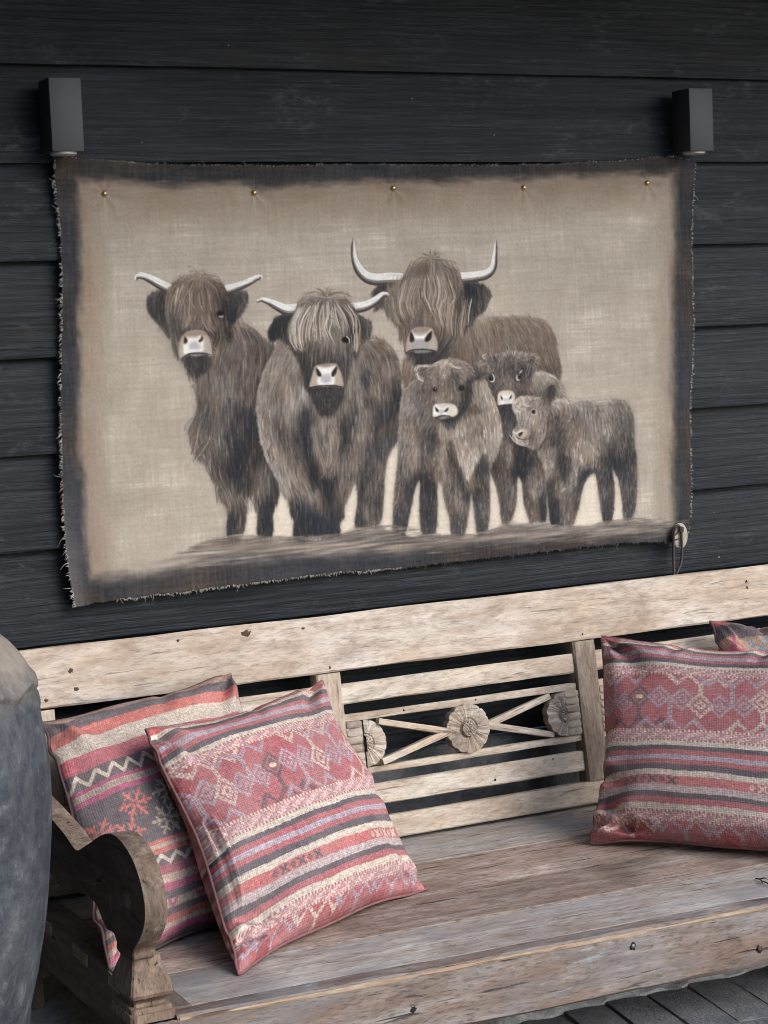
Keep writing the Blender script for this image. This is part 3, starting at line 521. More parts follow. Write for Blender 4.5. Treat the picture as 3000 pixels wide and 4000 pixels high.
 'mid_muzzle':{'outer':[(615.8,480.5),(639.7,477.3),(663.6,478),(671.2,485.5),(678.4,502.6),(681.7,528),(669.1,528.5),(637.4,525.4),(600.4,526.8),(597.4,522.9),(604.2,503.7),(610.2,487.4)],
 'white':[(618.4,481.1),(639.3,485.2),(660.7,481.4),(666.1,480),(658.1,492.1),(653.3,499),(660.1,506.5),(659.3,521.3),(648,524.5),(621.6,523.2),(617.1,509.1),(628.5,501.3),(621.3,487.9)],
 'grey':[(630.7,500.3),(649.2,501.2),(651.1,515.6),(637.7,519.7),(627.3,514.4)],
 'nostrils':[[(617.7,484.9),(627.6,497.7),(627.3,504.4),(618.7,501.6),(616,492.4)],[(667,483.4),(666.5,494.9),(660.2,504.6),(653.2,505.7),(654.7,495.5)]],
 'mouth':[(598.3,526.7),(621.6,524.8),(653.3,525.3),(679.8,529.1)],
 'lip':None,
 'chin':[(600.4,527.3),(640,527),(679.7,530.3),(675.8,555.3),(661.6,573.7),(631.9,583.9),(612.8,568.5),(600.1,543.9)]},
 'mid_eye':{'c':(692.2,425.7),
 'rx':16.033720000000017,
 'ry':10.970440000000053,
 'glint':[(694.4,418.4),(700.8,424.6),(702.5,434.3)]},
 'calf2_body':{'poly':[(1153.5,528.6),(1182.1,520.6),(1210.5,523.8),(1238.7,538.3),(1253.9,558.1),(1260.8,587),(1233,603.2),(1190.3,637.3),(1199.4,685),(1203.1,732.5),(1198.9,767.6),(1195.7,814.8),(1192.2,869.1),(1170.1,870.1),(1156.3,870.9),(1148,871.4),(1134.9,821.9),(1133,781.7),(1125,762.3),(1117,773.4),(1113,824.8),(1096.5,862.3),(1074.1,865.2),(1069.1,816.7),(1062.2,776.4),(1050,745.1),(1051.2,717.2),(1073.8,690.8),(1083.4,654.1),(1077.5,600.3),(1108.2,574.1)],
 'flow':[(1188.3,524.9,1209.8,542.2),(1235.3,543.5,1253.2,577.1),(1171.9,540.3,1180.3,567.7),(1098.5,613.1,1096.8,655),(1104,678.8,1099.4,725.2),(1149.2,705.2,1147.3,752.1),(1087.6,747.8,1080.3,794.1),(1096.5,795.4,1088.7,853.5),(1163.7,753.3,1167.3,800.8),(1161.4,812.1,1159.5,859.3),(1182.9,825.6,1183.9,868.4)],
 'tone':[(1188.2,527.6,0.58),(1219.7,534.6,0.56),(1181.2,543.5,0.44),(1235,551.6,0.4),(1253.2,577.1,0.48),(1202.6,563.5,0.38),(1161.9,553.3,0.32),(1099.1,599.2,0.1),(1098,627,0.24),(1099.3,659.8,0.26),(1097.8,697.1,0.46),(1098,725.2,0.5),(1075.3,718.9,0.22),(1081.4,700.6,0.34),(1125.1,694.2,0.1),(1121,726.8,0.06),(1114.7,749.8,0.04),(1142.8,728.3,0.12),(1170.6,718.4,0.2),(1174.8,749.4,0.36),(1060.7,745.9,0.2),(1075.9,770.4,0.32),(1094.3,783.5,0.42),(1108.5,768.1,0.16),(1090.2,818.3,0.38),(1074,817.1,0.22),(1086,853.2,0.26),(1106.9,807.9,0.3),(1133.2,762.9,0.06),(1149.1,775.8,0.4),(1173.3,789.4,0.44),(1156.2,804.6,0.44),(1186.3,809.3,0.2),(1146.7,834.6,0.3),(1165.4,847.9,0.4),(1159.2,866.4,0.36),(1185.2,837.7,0.04),(1181.3,865.8,0.05),(1136.6,814.9,0.14)],
 'n':4200,
 'length':20,
 'width':1.5,
 'warm':0.6},
 'calf2_head':{'poly':[(1033.6,497.3),(1046.5,482),(1080.8,474.2),(1112,470.3),(1143.1,474.3),(1174.4,477.1),(1194.4,490.1),(1188.9,508.7),(1175.7,524.3),(1159.2,542.3),(1144.4,557.7),(1127.8,581.1),(1124,597),(1094.1,604.7),(1075.8,594.3),(1067.4,572.4),(1054.8,542.3),(1051.3,515.5)],
 'flow':[(1065,481.5,1059.3,470.6),(1111.6,480.9,1112.1,467.6),(1158.3,485.8,1174.4,475.7),(1079.7,500.9,1073,513.9),(1141.9,503.8,1147.5,520.2),(1104.2,510.1,1103.1,536.8),(1077.9,543.5,1067.9,561.7),(1124.5,545.9,1133.1,565.2),(1102.7,544.8,1102,563.6),(1065.9,534.9,1061.9,556.1),(1182.9,500.4,1178.9,521.8)],
 'tone':[(1049.3,488.8,0.4),(1068,484.3,0.34),(1096.2,477.6,0.44),(1127.2,479,0.5),(1161.6,483.2,0.48),(1186.5,489.7,0.44),(1079.8,498.2,0.26),(1110.9,497,0.24),(1142.1,498.4,0.22),(1173.5,499.9,0.16),(1182.4,513.8,0.4),(1079.1,514.2,0.3),(1103.9,515.4,0.32),(1122.6,516.3,0.3),(1160.1,520.8,0.22),(1153,539.3,0.26),(1096.8,536.5,0.4),(1108.8,547.8,0.46),(1077.8,546.2,0.34),(1065.4,548.2,0.24),(1130.6,551.6,0.32),(1102.2,558.2,0.42),(1070.6,569.9,0.24),(1133.1,565.2,0.28),(1094.3,599.4,0.14)],
 'n':1700,
 'length':15,
 'width':1.5,
 'warm':0.5},
 'calf2_curls':[[(1051,484.9),(1046.8,476.7),(1054.6,473)],[(1068.1,481.6),(1063.9,472.1)],[(1083.7,479.7),(1081,470.2)],[(1099.1,480.4),(1102.7,468.5)],[(1111.7,478.3),(1109.2,463.5)],[(1124.1,478.8),(1127.7,466.9)],[(1139.7,479.5),(1143.2,470.3)],[(1155.3,482.9),(1160.4,473.7)],[(1171.1,481),(1187,477.6)],[(1183.4,489.6),(1196.2,484.8)],[(1183,497.7),(1195.5,503.6)],[(1179.5,508.3),(1183.8,519.3)],[(1170.2,502.5),(1163.1,523.7)],[(1040.1,488.3),(1027.6,493.1)],[(1036.7,496.2),(1021.2,500.7)],[(1204.1,525.7),(1229.2,535.1)],[(1185.2,522.1),(1210.5,526)],[(1219.8,531.9),(1241.8,541.1)],[(1136.2,490.1),(1133.4,481.9)],[(1092.5,490.8),(1089.7,482.6)]],
 'calf1_body':{'poly':[(884.3,523),(863.4,524.6),(841.9,541.8),(829.1,562),(821.5,600.8),(816.7,639.8),(814.9,678.9),(815.9,671.9),(812,705.2),(802.6,755),(796,796.5),(791.7,838.3),(793,862),(818.7,869.1),(835,825),(847.9,777.4),(862.2,751),(867,759.8),(862.3,801.8),(864,870.9),(896.3,873.6),(904.4,826.4),(909.6,763),(921.7,763.9),(927.1,806.9),(936.5,839.7),(939.5,883.1),(969.9,886.4),(984.9,832.9),(994.7,794),(1000,812.6),(1003.1,855.9),(1006.8,884.6),(1029.6,882.9),(1041,837.4),(1044.1,773),(1051.6,730.5),(1071.5,699.6),(1084,668.1),(1084.2,656.5),(1082.3,626.9),(1071.4,588.7),(1057.3,555.8),(1044.5,531.1),(1017.2,521.8),(954.9,555.7)],
 'flow':[(866.2,527.4,844.2,555),(849.2,576.2,832.7,614.5),(878.9,577.9,855.7,629.1),(900.4,631.8,880.7,670.1),(848.6,654.9,840.3,706.9),(1022.3,546,1030.1,581),(1045.8,573.9,1059.5,614.8),(1068.2,628.7,1069.7,669.1),(982,631.5,968.5,662.6),(1027.6,639.6,1019.8,679.2),(939.2,639.5,931.7,673.5),(827.2,735.7,820.5,777.4),(887.1,729.5,890.6,757.3),(819.6,798.4,807.4,856.5),(884.7,782.3,881.1,862.8),(934.7,743.5,933.3,775.4),(937.6,786.4,931.4,817.9),(976.5,789.3,982.4,822),(955.2,830.5,953.2,877.5),(1018.1,792.5,1021.2,835.8),(1018.8,835.6,1017,878.6),(956.8,681.2,959.8,724),(992.3,704.9,990.5,747.6),(1014.8,695.8,1008.5,727.5),(1060,677.3,1061.1,709.6),(1032.7,739.9,1033.8,772.2),(903.2,635.4,877.5,676)],
 'tone':[(875.1,527.8,0.42),(851,537,0.46),(834.7,570.2,0.46),(864.9,556.1,0.34),(889.2,546.9,0.3),(878.6,583.1,0.36),(902.9,574,0.4),(848,602.4,0.44),(877.1,617.2,0.36),(899.8,645,0.16),(881.3,657,0.22),(907.6,671.9,0.2),(837.4,641.1,0.44),(853.6,676.3,0.46),(824.4,666.5,0.4),(915.7,624.8,0.38),(1022.5,543.3,0.46),(1046.5,555.3,0.56),(1033.5,573.2,0.48),(1023.1,602,0.38),(1060.4,593.4,0.56),(1068.3,626,0.5),(1073.3,655.9,0.54),(1043.5,627.2,0.5),(1027.4,645,0.32),(1007.8,601.1,0.3),(994.5,624.3,0.42),(939.7,628.9,0.12),(958,624.7,0.16),(932.9,644.4,0.5),(966.2,646.5,0.58),(986.8,663.7,0.48),(1011.6,654.7,0.46),(1041.9,667.3,0.46),(1016.7,679,0.36),(1059.8,681.9,0.5),(822,693.3,0.38),(840.9,694.6,0.46),(822.4,735.4,0.36),(849.2,720.5,0.46),(876.1,707.6,0.26),(891.8,729.8,0.36),(900.6,749.6,0.38),(850.5,745.9,0.1),(871.9,747.4,0.06),(890.7,755.2,0.08),(813.4,776.8,0.3),(803.1,797.1,0.36),(832.3,778.3,0.14),(811,829.4,0.2),(798.3,849.4,0.3),(819.5,851.2,0.16),(877.1,792.3,0.16),(894.3,783,0.12),(882.8,824.6,0.16),(896.8,836.4,0.2),(881.1,862.8,0.22),(925.4,679.2,0.52),(921.6,710.7,0.5),(927,751.5,0.52),(944.5,684.7,0.22),(950.5,714.9,0.16),(939.9,735.4,0.3),(971,690.7,0.46),(983.9,730,0.62),(990.7,743.3,0.6),(971.7,729.1,0.2),(968.6,746,0.14),(999.7,705.4,0.44),(1009.1,714.6,0.6),(1026.1,720.1,0.14),(1015.5,736.5,0.14),(1007.3,757.4,0.14),(996.9,769.5,0.44),(1038.7,712.4,0.34),(1059.3,694.4,0.54),(1048.4,717.4,0.5),(1072.8,667.4,0.56),(938.4,769.4,0.26),(947.7,778.6,0.34),(932.6,790.2,0.34),(956.8,792.1,0.44),(976.9,780.8,0.12),(980.9,800.4,0.22),(936.3,818.3,0.34),(960.5,820.2,0.44),(949.6,847.2,0.22),(968.9,853,0.28),(953.2,877.5,0.26),(1018.6,781.8,0.22),(1005.8,791.6,0.1),(1019.7,814.2,0.36),(1035.3,793.9,0.26),(1018.3,846.4,0.38),(1006,845.4,0.18),(1019.6,874.5,0.24)],
 'n':10500,
 'length':22,
 'width':1.5,
 'warm':0.5},
 'calf1_ear':{'poly':[(1018,504.6),(1033.7,494.7),(1053.7,494.3),(1060.9,508),(1052.5,523.6),(1036.7,532.1),(1020.1,527.3)],
 'flow':[(1033.5,498.7,1048.2,515.3),(1041.8,520.4,1032.2,530.5)],
 'tone':[(1033.5,498.7,0.5),(1054.8,505,0.44),(1042.2,512.4,0.3),(1026.5,519.6,0.1),(1035.5,525.4,0.22)],
 'n':220,
 'length':14,
 'warm':0.5},
 'calf1_head':{'poly':[(946,482.7),(973.3,481.3),(1000.2,491.8),(1017.8,508.5),(1021.6,527.3),(1010.2,542.7),(1010.8,566.7),(1003.9,584.9),(989.3,604),(970.5,616.2),(948.9,625.5),(934,619.3),(913.2,612.8),(907.9,598),(914.8,577.3),(913.6,550.8),(907.7,534.7),(890,528.6),(872.7,515.9),(866.8,501.2),(876.6,493.8),(903.5,493),(924.7,488.3)],
 'flow':[(948.9,486.7,932.9,507.1),(964,484.8,987.5,504.4),(945.4,497.1,956.3,524),(987.5,504.4,1011.1,521.5),(903.3,497.7,879,507.1),(902.6,513.5,890.1,526),(932.6,514.9,917,527.3),(968.5,522,980,535.8),(937.4,541.6,933.3,567.7),(954.9,555.7,954,576.8),(985.2,557.3,977.8,588.7),(918.6,559,914.9,574.6)],
 'tone':[(945.9,485.3,0.58),(927.6,491,0.56),(970,487.7,0.48),(993.8,499.4,0.44),(951.3,500,0.46),(975,511.8,0.36),(1005.3,515.9,0.5),(986.5,528.2,0.48),(1014.1,524.3,0.22),(962.3,524.3,0.2),(932.6,514.9,0.4),(914.2,521.9,0.44),(896.9,507.9,0.34),(879.3,501.8,0.22),(884.6,515.2,0.38),(873,509.4,0.52),(897.4,497.5,0.46),(931.6,536,0.34),(949.7,536.9,0.36),(919.3,543.2,0.34),(942.6,560.3,0.44),(927.3,567.4,0.48),(967,556.3,0.4),(966.2,574.8,0.38),(991.1,562.9,0.28),(1006.9,550.5,0.1),(998.2,539.4,0.1),(990.2,584.1,0.18),(977.3,599.3,0.16),(952.2,619.1,0.1),(940,621,0.08)],
 'n':2600,
 'length':17,
 'width':1.5,
 'warm':0.55},
 'calf1_white':[[(867.3,502.6),(873.6,495),(885.6,493),(909.5,493.3)],[(868.6,506.5),(875.5,520),(887.1,525.8)],[(918.5,491.9),(933.9,484.7),(946,482.7)],[(938.6,515.2),(939.6,525.8)],[(951.8,489.5),(936.3,499.3)],[(957.8,489.8),(969.5,498.3),(987.5,504.4)],[(963.4,641),(965.7,657.1)],[(969.4,641.4),(965.6,659.7)],[(985.6,719.4),(987.3,736.7)],[(990.2,726.2),(986.9,745.2)],[(1004.4,710),(1005.1,720.8)],[(1009.4,708.2),(1011.3,720.1)],[(1016.5,713),(1017.1,728.1)],[(1041.8,639.7),(1048.6,653)],[(1038.9,650.2),(1040.5,669.6)],[(980.6,693.5),(981.3,706.3)],[(1082.7,668),(1085.6,659.6)],[(967.8,650),(963.7,660.4)],[(975.4,644.1),(976.1,656.9)],[(984.5,717.2),(983.3,744.9)],[(993.6,732.8),(990.5,747.6)]],
 'calf1_muzzle':{'outer':[(913,583),(929.7,580.7),(953.7,583.4),(966.3,588.1),(971.9,599),(968.4,609.4),(952.4,613.3),(934.5,609),(916.4,609.5),(906.8,609),(908,595.3)],
 'white':[(914.5,583.8),(932.2,592.8),(950.5,588.5),(945.3,602.8),(940.6,607.8),(922.5,606.7),(910.5,606),(909.5,595.4)],
 'grey':[(923,596.2),(935.1,595.6),(934.7,604.8),(924.1,605.5)],
 'nostrils':[[(914.4,587.3),(923,596.2),(920.4,600.5),(915.1,597.3)],[(949.2,590.6),(944.5,600.1),(935.8,600.1),(941.1,594.6)]],
 'mouth':[(915,614.2),(928.5,608.7),(948,610.9),(955.9,616.1)],
 'lip':[(919.1,615),(934.4,610.6),(946.3,614),(934.1,616.9)],
 'chin':[(931,619.1),(952.2,619.1),(967.3,620),(960.8,630.2),(942.4,634.4)]},
 'calf1_eyes':[((915.5,548.3),5.5,4.5),((984.7,548.8),8.5,6.5)],
 'calf2_eyes':[((1062.4,529.9),9,11,[(1067.1,520.3),(1070.8,529.8),(1068.3,537.7),(1059.6,537.3)]),((1137.8,527.8),8,12,[(1146.1,516.1),(1132.1,528.1),(1132.7,537),(1139,537.3)])],
 'calf2_muzzle':{'outer':[(1080.8,565.1),(1095.8,561.1),(1117.6,563.3),(1124,575.5),(1120.2,592),(1100.8,592.5),(1079,593.9),(1077.4,578.3)],
 'white':[(1086.2,569.4),(1101.5,574.3),(1115.8,569.7),(1113.7,583),(1118.1,588.6),(1100.9,589),(1085.4,589.5),(1090.4,580.4)],
 'grey':[(1092,579.1),(1110.7,578.8),(1110.4,585.5),(1094.8,586)],
 'nostrils':[[(1087.1,570.3),(1091.4,579.1),(1089.4,582.2),(1085.8,577.4)],[(1115.8,569.7),(1115.4,577.7),(1109,581.7),(1110.2,576.1)]],
 'mouth':[(1077.4,594.9),(1097.6,593.4),(1121.1,593.1)],
 'lip':None,
 'chin':[(1077.3,595.7),(1116.3,595.2),(1109.6,607),(1087.7,607)]},
 'calf3_body':{'poly':[(1204.9,614.6),(1219.4,596.6),(1236.3,589.3),(1272.3,594.8),(1314.1,600),(1356.4,602.4),(1385,598.7),(1422.1,603.2),(1439,613.7),(1450.2,640.9),(1451.8,677.2),(1450.5,713.3),(1455.5,737.9),(1453.4,798.3),(1445.5,858.5),(1432.4,885.4),(1412.8,883.7),(1410.7,843.6),(1403.8,794.7),(1391.9,767.2),(1384.4,760.7),(1389.1,805.6),(1385,853.6),(1374.6,887.8),(1354.7,886.2),(1347.8,838.6),(1341.4,780.4),(1330.5,768.8),(1310.2,782.9),(1296.4,810.6),(1283.6,852.7),(1263.9,890.6),(1231.8,887.9),(1208.3,882.8),(1203.1,839.1),(1197.5,769.9),(1189.3,731.5),(1176.7,702.3),(1194.8,661.1)],
 'flow':[(1230.6,594.9,1246.5,612.3),(1286.1,598,1302.3,615.5),(1356.4,604.3,1369.9,624.2),(1427.6,610.7,1438.2,635.3),(1312.9,632.8,1314.4,668.6),(1383.2,648.9,1384.8,685),(1439.7,676.4,1441.3,712.7),(1256.6,641.3,1233.3,668.2),(1221.5,686.4,1209.1,721),(1282.7,690.4,1270.1,725.2),(1309.8,716,1320.2,740.6),(1280.9,737.9,1274.4,761.2),(1240.9,758.8,1228.6,788.8),(1264.6,796.3,1249.8,819),(1260.5,831.7,1250.5,873.9),(1216.9,804.6,1214.3,870.9),(1364.7,767.7,1362.5,827.7),(1368.2,828.2,1366.5,876.3),(1431,760.4,1428.8,820.7),(1428.8,820.7,1424.1,873.7),(1353.1,694.9,1354.6,731)],
 'tone':[(1236.2,592.8,0.62),(1263.7,599.1,0.56),(1299.9,603.5,0.48),(1336.4,607.9,0.46),(1370.5,607.5,0.5),(1413.2,609.9,0.4),(1438.5,628.1,0.34),(1257.5,617.7,0.38),(1284.9,631.1,0.34),(1327,633.6,0.4),(1363.8,635.8,0.42),(1397.9,637.8,0.4),(1434.6,656.8,0.32),(1345.4,670.5,0.46),(1390.9,673.4,0.42),(1311.9,661.3,0.38),(1438.8,700.5,0.28),(1367.1,700.6,0.36),(1409.7,710.6,0.28),(1229,634.9,0.3),(1216.9,662.5,0.32),(1238.6,673.3,0.18),(1226.8,691.5,0.14),(1263.7,674.9,0.38),(1283.4,671.4,0.42),(1254.2,702.8,0.36),(1276.2,713.7,0.52),(1304.7,701.3,0.54),(1326.7,717.1,0.54),(1303.5,734.6,0.54),(1280.9,737.9,0.44),(1331.5,741.4,0.46),(1351.3,742.7,0.24),(1242.3,723.3,0.1),(1233,746.4,0.14),(1215,709.6,0.44),(1197.8,727.4,0.48),(1213.9,737.9,0.48),(1207.5,761.2,0.46),(1258,750.5,0.2),(1246,771.1,0.1),(1228.7,786.4,0.16),(1223.8,769.5,0.36),(1279.8,766.4,0.5),(1268.1,779.8,0.52),(1293.6,772.2,0.12),(1319.4,762.1,0.12),(1239.5,796.8,0.52),(1222.6,800.2,0.46),(1272.6,808.8,0.28),(1295.7,791.4,0.16),(1255.4,819.4,0.4),(1243.3,842.3,0.38),(1265.6,844.1,0.3),(1247.7,873.7,0.36),(1277,840.2,0.22),(1209.1,792.1,0.06),(1216,828.2,0.06),(1214.3,870.9,0.08),(1380.2,732.7,0.12),(1422.9,742.9,0.14),(1400.6,722.1,0.2),(1393.9,750.5,0.08),(1358.8,772.1,0.24),(1375.6,780.5,0.14),(1362.9,815.7,0.32),(1379.6,829,0.22),(1364,864,0.2),(1421.7,776.6,0.22),(1442.1,773.3,0.28),(1426.4,808.4,0.3),(1443.3,821.8,0.28),(1418.9,856.3,0.26),(1429.8,876.6,0.28)],
 'n':9000,
 'length':22,
 'width':1.5,
 'warm':0.5},
 'calf3_head':{'poly':[(1126.9,582.1),(1148.9,576.3),(1176.1,579.6),(1192.4,581.5),(1209.6,565.5),(1226.5,556.5),(1233.9,566.8),(1228.8,583),(1218.1,595.3),(1213.2,615.1),(1206.8,638.3),(1202.9,666.3),(1191.2,684.4),(1174,701),(1147,691.4),(1125.6,680.6),(1115.4,665.5),(1115.3,653.8),(1122,649.5),(1128.1,633.5),(1124.1,616.9),(1117.3,604.9)],
 'flow':[(1148.6,583.3,1129.1,593.9),(1175.9,584.8,1153.5,597.6),(1215,568.1,1203.1,591),(1226.2,564,1225.5,582.8),(1160.6,623.8,1151.5,646.7),(1190.7,625.5,1189.3,660.8),(1146,648.7,1139.8,667),(1172.4,671.5,1166.1,692.2),(1195.2,651.7,1194.1,679.9),(1133.4,622.2,1132.6,643.2)],
 'tone':[(1132.1,587,0.52),(1154.1,581.2,0.54),(1175.9,582.4,0.52),(1126,603,0.6),(1147.6,606.6,0.5),(1164.4,598.2,0.3),(1192.2,588,0.36),(1209.2,574.9,0.34),(1220.5,568.4,0.2),(1228.8,568.9,0.14),(1228.2,583,0.26),(1214.2,589.2,0.3),(1202.3,609.8,0.44),(1185.7,613.5,0.46),(1152.4,623.3,0.5),(1136,624.6,0.48),(1174,631.6,0.5),(1157.1,644.7,0.5),(1195.7,637.6,0.46),(1207,631.2,0.3),(1183.8,660.4,0.5),(1137.6,652.8,0.44),(1151,658.4,0.46),(1164.3,668.6,0.24),(1150.3,677.1,0.3),(1172,683.2,0.46),(1188.8,674.8,0.48),(1134,676,0.56),(1155.4,686.8,0.5)],
 'n':1700,
 'length':17,
 'width':1.5,
 'warm':0.6},
 'calf3_curls':[[(1129.5,584.6),(1121.1,591.1),(1117.9,602.6)],[(1135.1,580.2),(1129.3,589.2)],[(1143.3,578.3),(1148.4,587.9),(1142.6,597)],[(1154.3,577.7),(1159.4,586.2)],[(1165.2,578.3),(1167.6,586.7)],[(1178.8,580.2),(1175.8,587.1)],[(1120.5,605),(1128.4,612.5),(1139.3,610.8)],[(1131.6,598.7),(1142.2,606.3),(1153.2,604.6)],[(1148.1,594.9),(1156.1,600.1),(1161.6,598)],[(1134.6,591.8),(1137.1,599)],[(1187,580.7),(1192.4,582.2)],[(1123.6,595.9),(1134.2,602.3)],[(1156.5,590.7),(1161.8,593.4)],[(1236.6,581.1),(1240.5,588.3)],[(1258.6,588.2),(1263.9,594.4)],[(1275.2,591.4),(1297.3,598.6)],[(1342.3,601.1),(1379.3,598.9)],[(1244.6,589.8),(1255.7,591.5)],[(1385.6,663.4),(1390.5,685.3)],[(1363,657.2),(1366.5,679)],[(1326.4,650.2),(1331.3,669.6)],[(1377.4,653.3),(1379.7,667.9)],[(1259.4,712.6),(1261.8,724.6)],[(1281.9,709.3),(1284,728.5)],[(1298.2,724.7),(1297.7,739)],[(1331.2,748.5),(1325.2,757.7)],[(1280.2,754.5),(1287.9,774.1)],[(1250.5,800),(1239,808.6)],[(1115.8,655),(1120.9,662.3),(1130.5,659.4),(1140.2,655.3)],[(1115.5,660.8),(1117.7,673.8),(1130.9,683.3),(1147,691)],[(1116.7,665.6),(1122.9,680)],[(1131.1,680.5),(1144.3,690.8)]],
 'calf3_eye':((1171.9,614.6),10,10),
 'calf3_nostril':[(1129,662.8),(1136,658.6),(1141.4,659.6),(1137.1,666.9),(1130.2,668.8)],
 'calf3_snout':[(1126.6,656.8),(1140.4,650.7),(1151.2,653.7),(1153.6,663.2),(1145,672.1),(1131.4,671.2),(1123.5,666)],
 'calf3_mouth':[(1119.3,667.6),(1136.7,676.7),(1153.1,676.1),(1167,668.8),(1174.2,661)],
 'ground_top':[(221.2,874),(268.8,859),(328.6,843.2),(376.7,836.8),(448.8,845.8),(546.8,854.4),(659.7,858.4),(698.6,846.7),(795.4,852.6),(840.4,872.3),(893,883.3),(987,887.9),(1042.1,878.3),(1090.5,874),(1202.1,887),(1280.2,896.1),(1338.4,887.4),(1418.9,888),(1485.5,896),(1530.2,904.7)],
 'gaps':[[(433.5,760.6),(442.4,759.2),(455.9,794.8),(453.6,839.4),(411.9,838.9),(423.8,820.6)],[(511.6,744.2),(524.2,759.5),(534.3,780.7),(535.1,809.5),(542.4,820.4),(539.8,851),(487.6,844.4),(491.1,797.7),(503.4,774.2)],[(691.2,758.1),(701.2,746.8),(705.6,766.5),(702.9,795.5),(694.1,838.6),(653,854.5),(656.9,828.2),(670.6,795.4)],[(813.2,652.2),(816.2,676.9),(809.1,713.1),(800.8,773.8),(791.4,859.1),(759.3,839.2),(770.1,783.7),(778.2,728),(790.9,689.8)],[(847.9,777.4),(862.1,752),(864.4,780.8),(861.3,822.9),(865.1,872),(819.9,869.2)],[(909.7,760.8),(921.7,763.9),(929,817.7),(938.3,882.6),(897.6,872.7),(906.8,826.6)],[(994.6,795),(999.8,816.9),(1006.8,884.2),(972.4,884.5),(986.7,837.3)],[(1047,751.7),(1058.5,774.1),(1066.6,817.9),(1074.7,864),(1031.7,882),(1042.2,837.5)],[(1119.4,766.5),(1127.7,764.8),(1132.3,786.3),(1134.9,821.9),(1148.1,870.2),(1099.3,861.4),(1113,824.8)],[(1310.2,782.9),(1330.5,768.8),(1341.3,782.8),(1347.8,838.6),(1353.3,884.9),(1266.8,887.2),(1285,852.8),(1297.8,810.7)],[(1384.9,761.9),(1393.1,772.2),(1403.7,797.1),(1410.7,843.6),(1412.2,882.5),(1377.6,884.5),(1386.3,841.6)]],
 'wisps':[[(324.4,578.5),(309.8,593.5),(303.9,611)],[(329.7,598.7),(314.7,619.6),(309.1,633.2)],[(324.5,616.3),(317.9,639.7),(311.6,657.2)],[(355.2,622.2),(333.4,648.7),(313.9,673.3)],[(351.6,630),(328.7,656.4),(317.5,667.6)],[(368.2,599.1),(360.1,630.5),(343.7,657.4)],[(335.8,644.9),(325.2,662.2)],[(349.4,669.8),(347.5,685.7),(352.2,698)],[(365.7,727.1),(363.6,747.1),(366.8,767.4)],[(376,738),(381,764.5),(388.8,781.3)],[(412.2,750.8),(422.1,769.8),(427.8,786.5)],[(372.1,647.3),(368.3,679.1)],[(401.6,621.2),(406,661.6)],[(447.1,753.5),(441.6,773.4),(443,789.7)],[(493.7,572.7),(484.2,607.5),(487.9,636.1)],[(497.6,646.2),(489,664.6),(500.9,684.3)],[(547.7,578.2),(545.8,616.1)],[(508.8,680.2),(495,698.2)],[(614.8,653.9),(623.8,688.1),(628.8,719.7)],[(657.9,642.3),(651.8,685.2),(632.8,720)],[(605.9,619.8),(614.1,668.2),(625.2,712.2)],[(643.4,612.5),(657.4,651.9),(638.9,703.6)],[(762.3,539.8),(767.1,554.6)],[(687.7,745.8),(684.3,762.5)],[(622.1,721.6),(613.7,730.6)],[(635.5,720.2),(643,730.4)]],
 'calf1_chest':{'poly':[(925.3,626.2),(953.9,636.4),(988.5,623.6),(1033,613.5),(1077,626.8),(1082.9,663.7),(1071.7,695.3),(1050.7,721.8),(1041.7,701.9),(1024.2,707.1),(1011.1,725.5),(997.8,748.1),(990,760.4),(978.4,744.6),(965.2,711.6),(955,666.2),(923.6,664.2)],
 'flow':[(934.6,633.1,931.1,658.3),(975.1,650.5,976,686.8),(985.5,693.8,986.1,736.6),(1011.3,663.4,1009.4,706.1),(1041.6,644,1044.7,687),(1068.3,656.4,1064.2,694.8),(1025.3,621.6,1034,647.8)],
 'tone':[(934.1,645.8,0.5),(958.1,651.5,0.5),(974.4,667.5,0.48),(985.2,700.2,0.52),(986.2,734.4,0.6),(1005.5,684.4,0.44),(1009.4,706.1,0.56),(1026.4,653.7,0.4),(1035.1,682.1,0.46),(1055.5,666.3,0.56),(1070.8,656.5,0.54),(1059.3,694.4,0.5),(1042.1,633.3,0.48),(1002.4,641.5,0.44)],
 'n':2600,
 'length':24,
 'width':1.4,
 'warm':0.55},
 'calf3_ear':{'poly':[(1196.4,584.7),(1209.5,566.7),(1226.5,556.5),(1233.9,566.8),(1228.8,583.5),(1218.1,596.1),(1202.9,595.7)],
 'flow':[(1215,568.1,1203.1,591),(1229,564.2,1222.5,587.4)],
 'tone':[(1203.2,588.6,0.34),(1214.7,575.2,0.2),(1223.4,566.2,0.14),(1228.5,575.9,0.2),(1216.8,591.7,0.28)],
 'n':260,
 'length':16,
 'width':1.4,
 'warm':0.8},
 'edge':{'top':[(43.2,24),(88.6,26.1),(154.9,30.3),(210.9,34.1),(284.9,37.9),(371.8,40.2),(550.7,42.3),(736.9,39.9),(930.2,41.4),(1131.3,42.4),(1270.1,38.6),(1449.1,31.7),(1574.4,23.3),(1652.8,36.8)],
 'bottom':[(27.8,957.3),(51,954.2),(124.8,950.8),(263.8,949.9),(443.6,945.8),(630.2,943.3),(758.4,947.9),(957.4,946.5),(1164.5,944.4),(1380.1,943.5),(1528.6,951.6),(1583.2,950.7)],
 'left':[(43.2,24),(42,90.6),(46.9,174.2),(44,279.1),(36.1,384.3),(27.1,489.7),(21.9,595.7),(17.3,702.1),(17,809.4),(19.6,879.7),(27.8,957.3)],
 'right':[(1652.8,36.8),(1645.8,90.6),(1637.7,201.1),(1633.8,324.3),(1632.9,448.2),(1620.6,572.1),(1611.2,696.5),(1608,821.7),(1598.1,915.4),(1583.2,950.7)]},
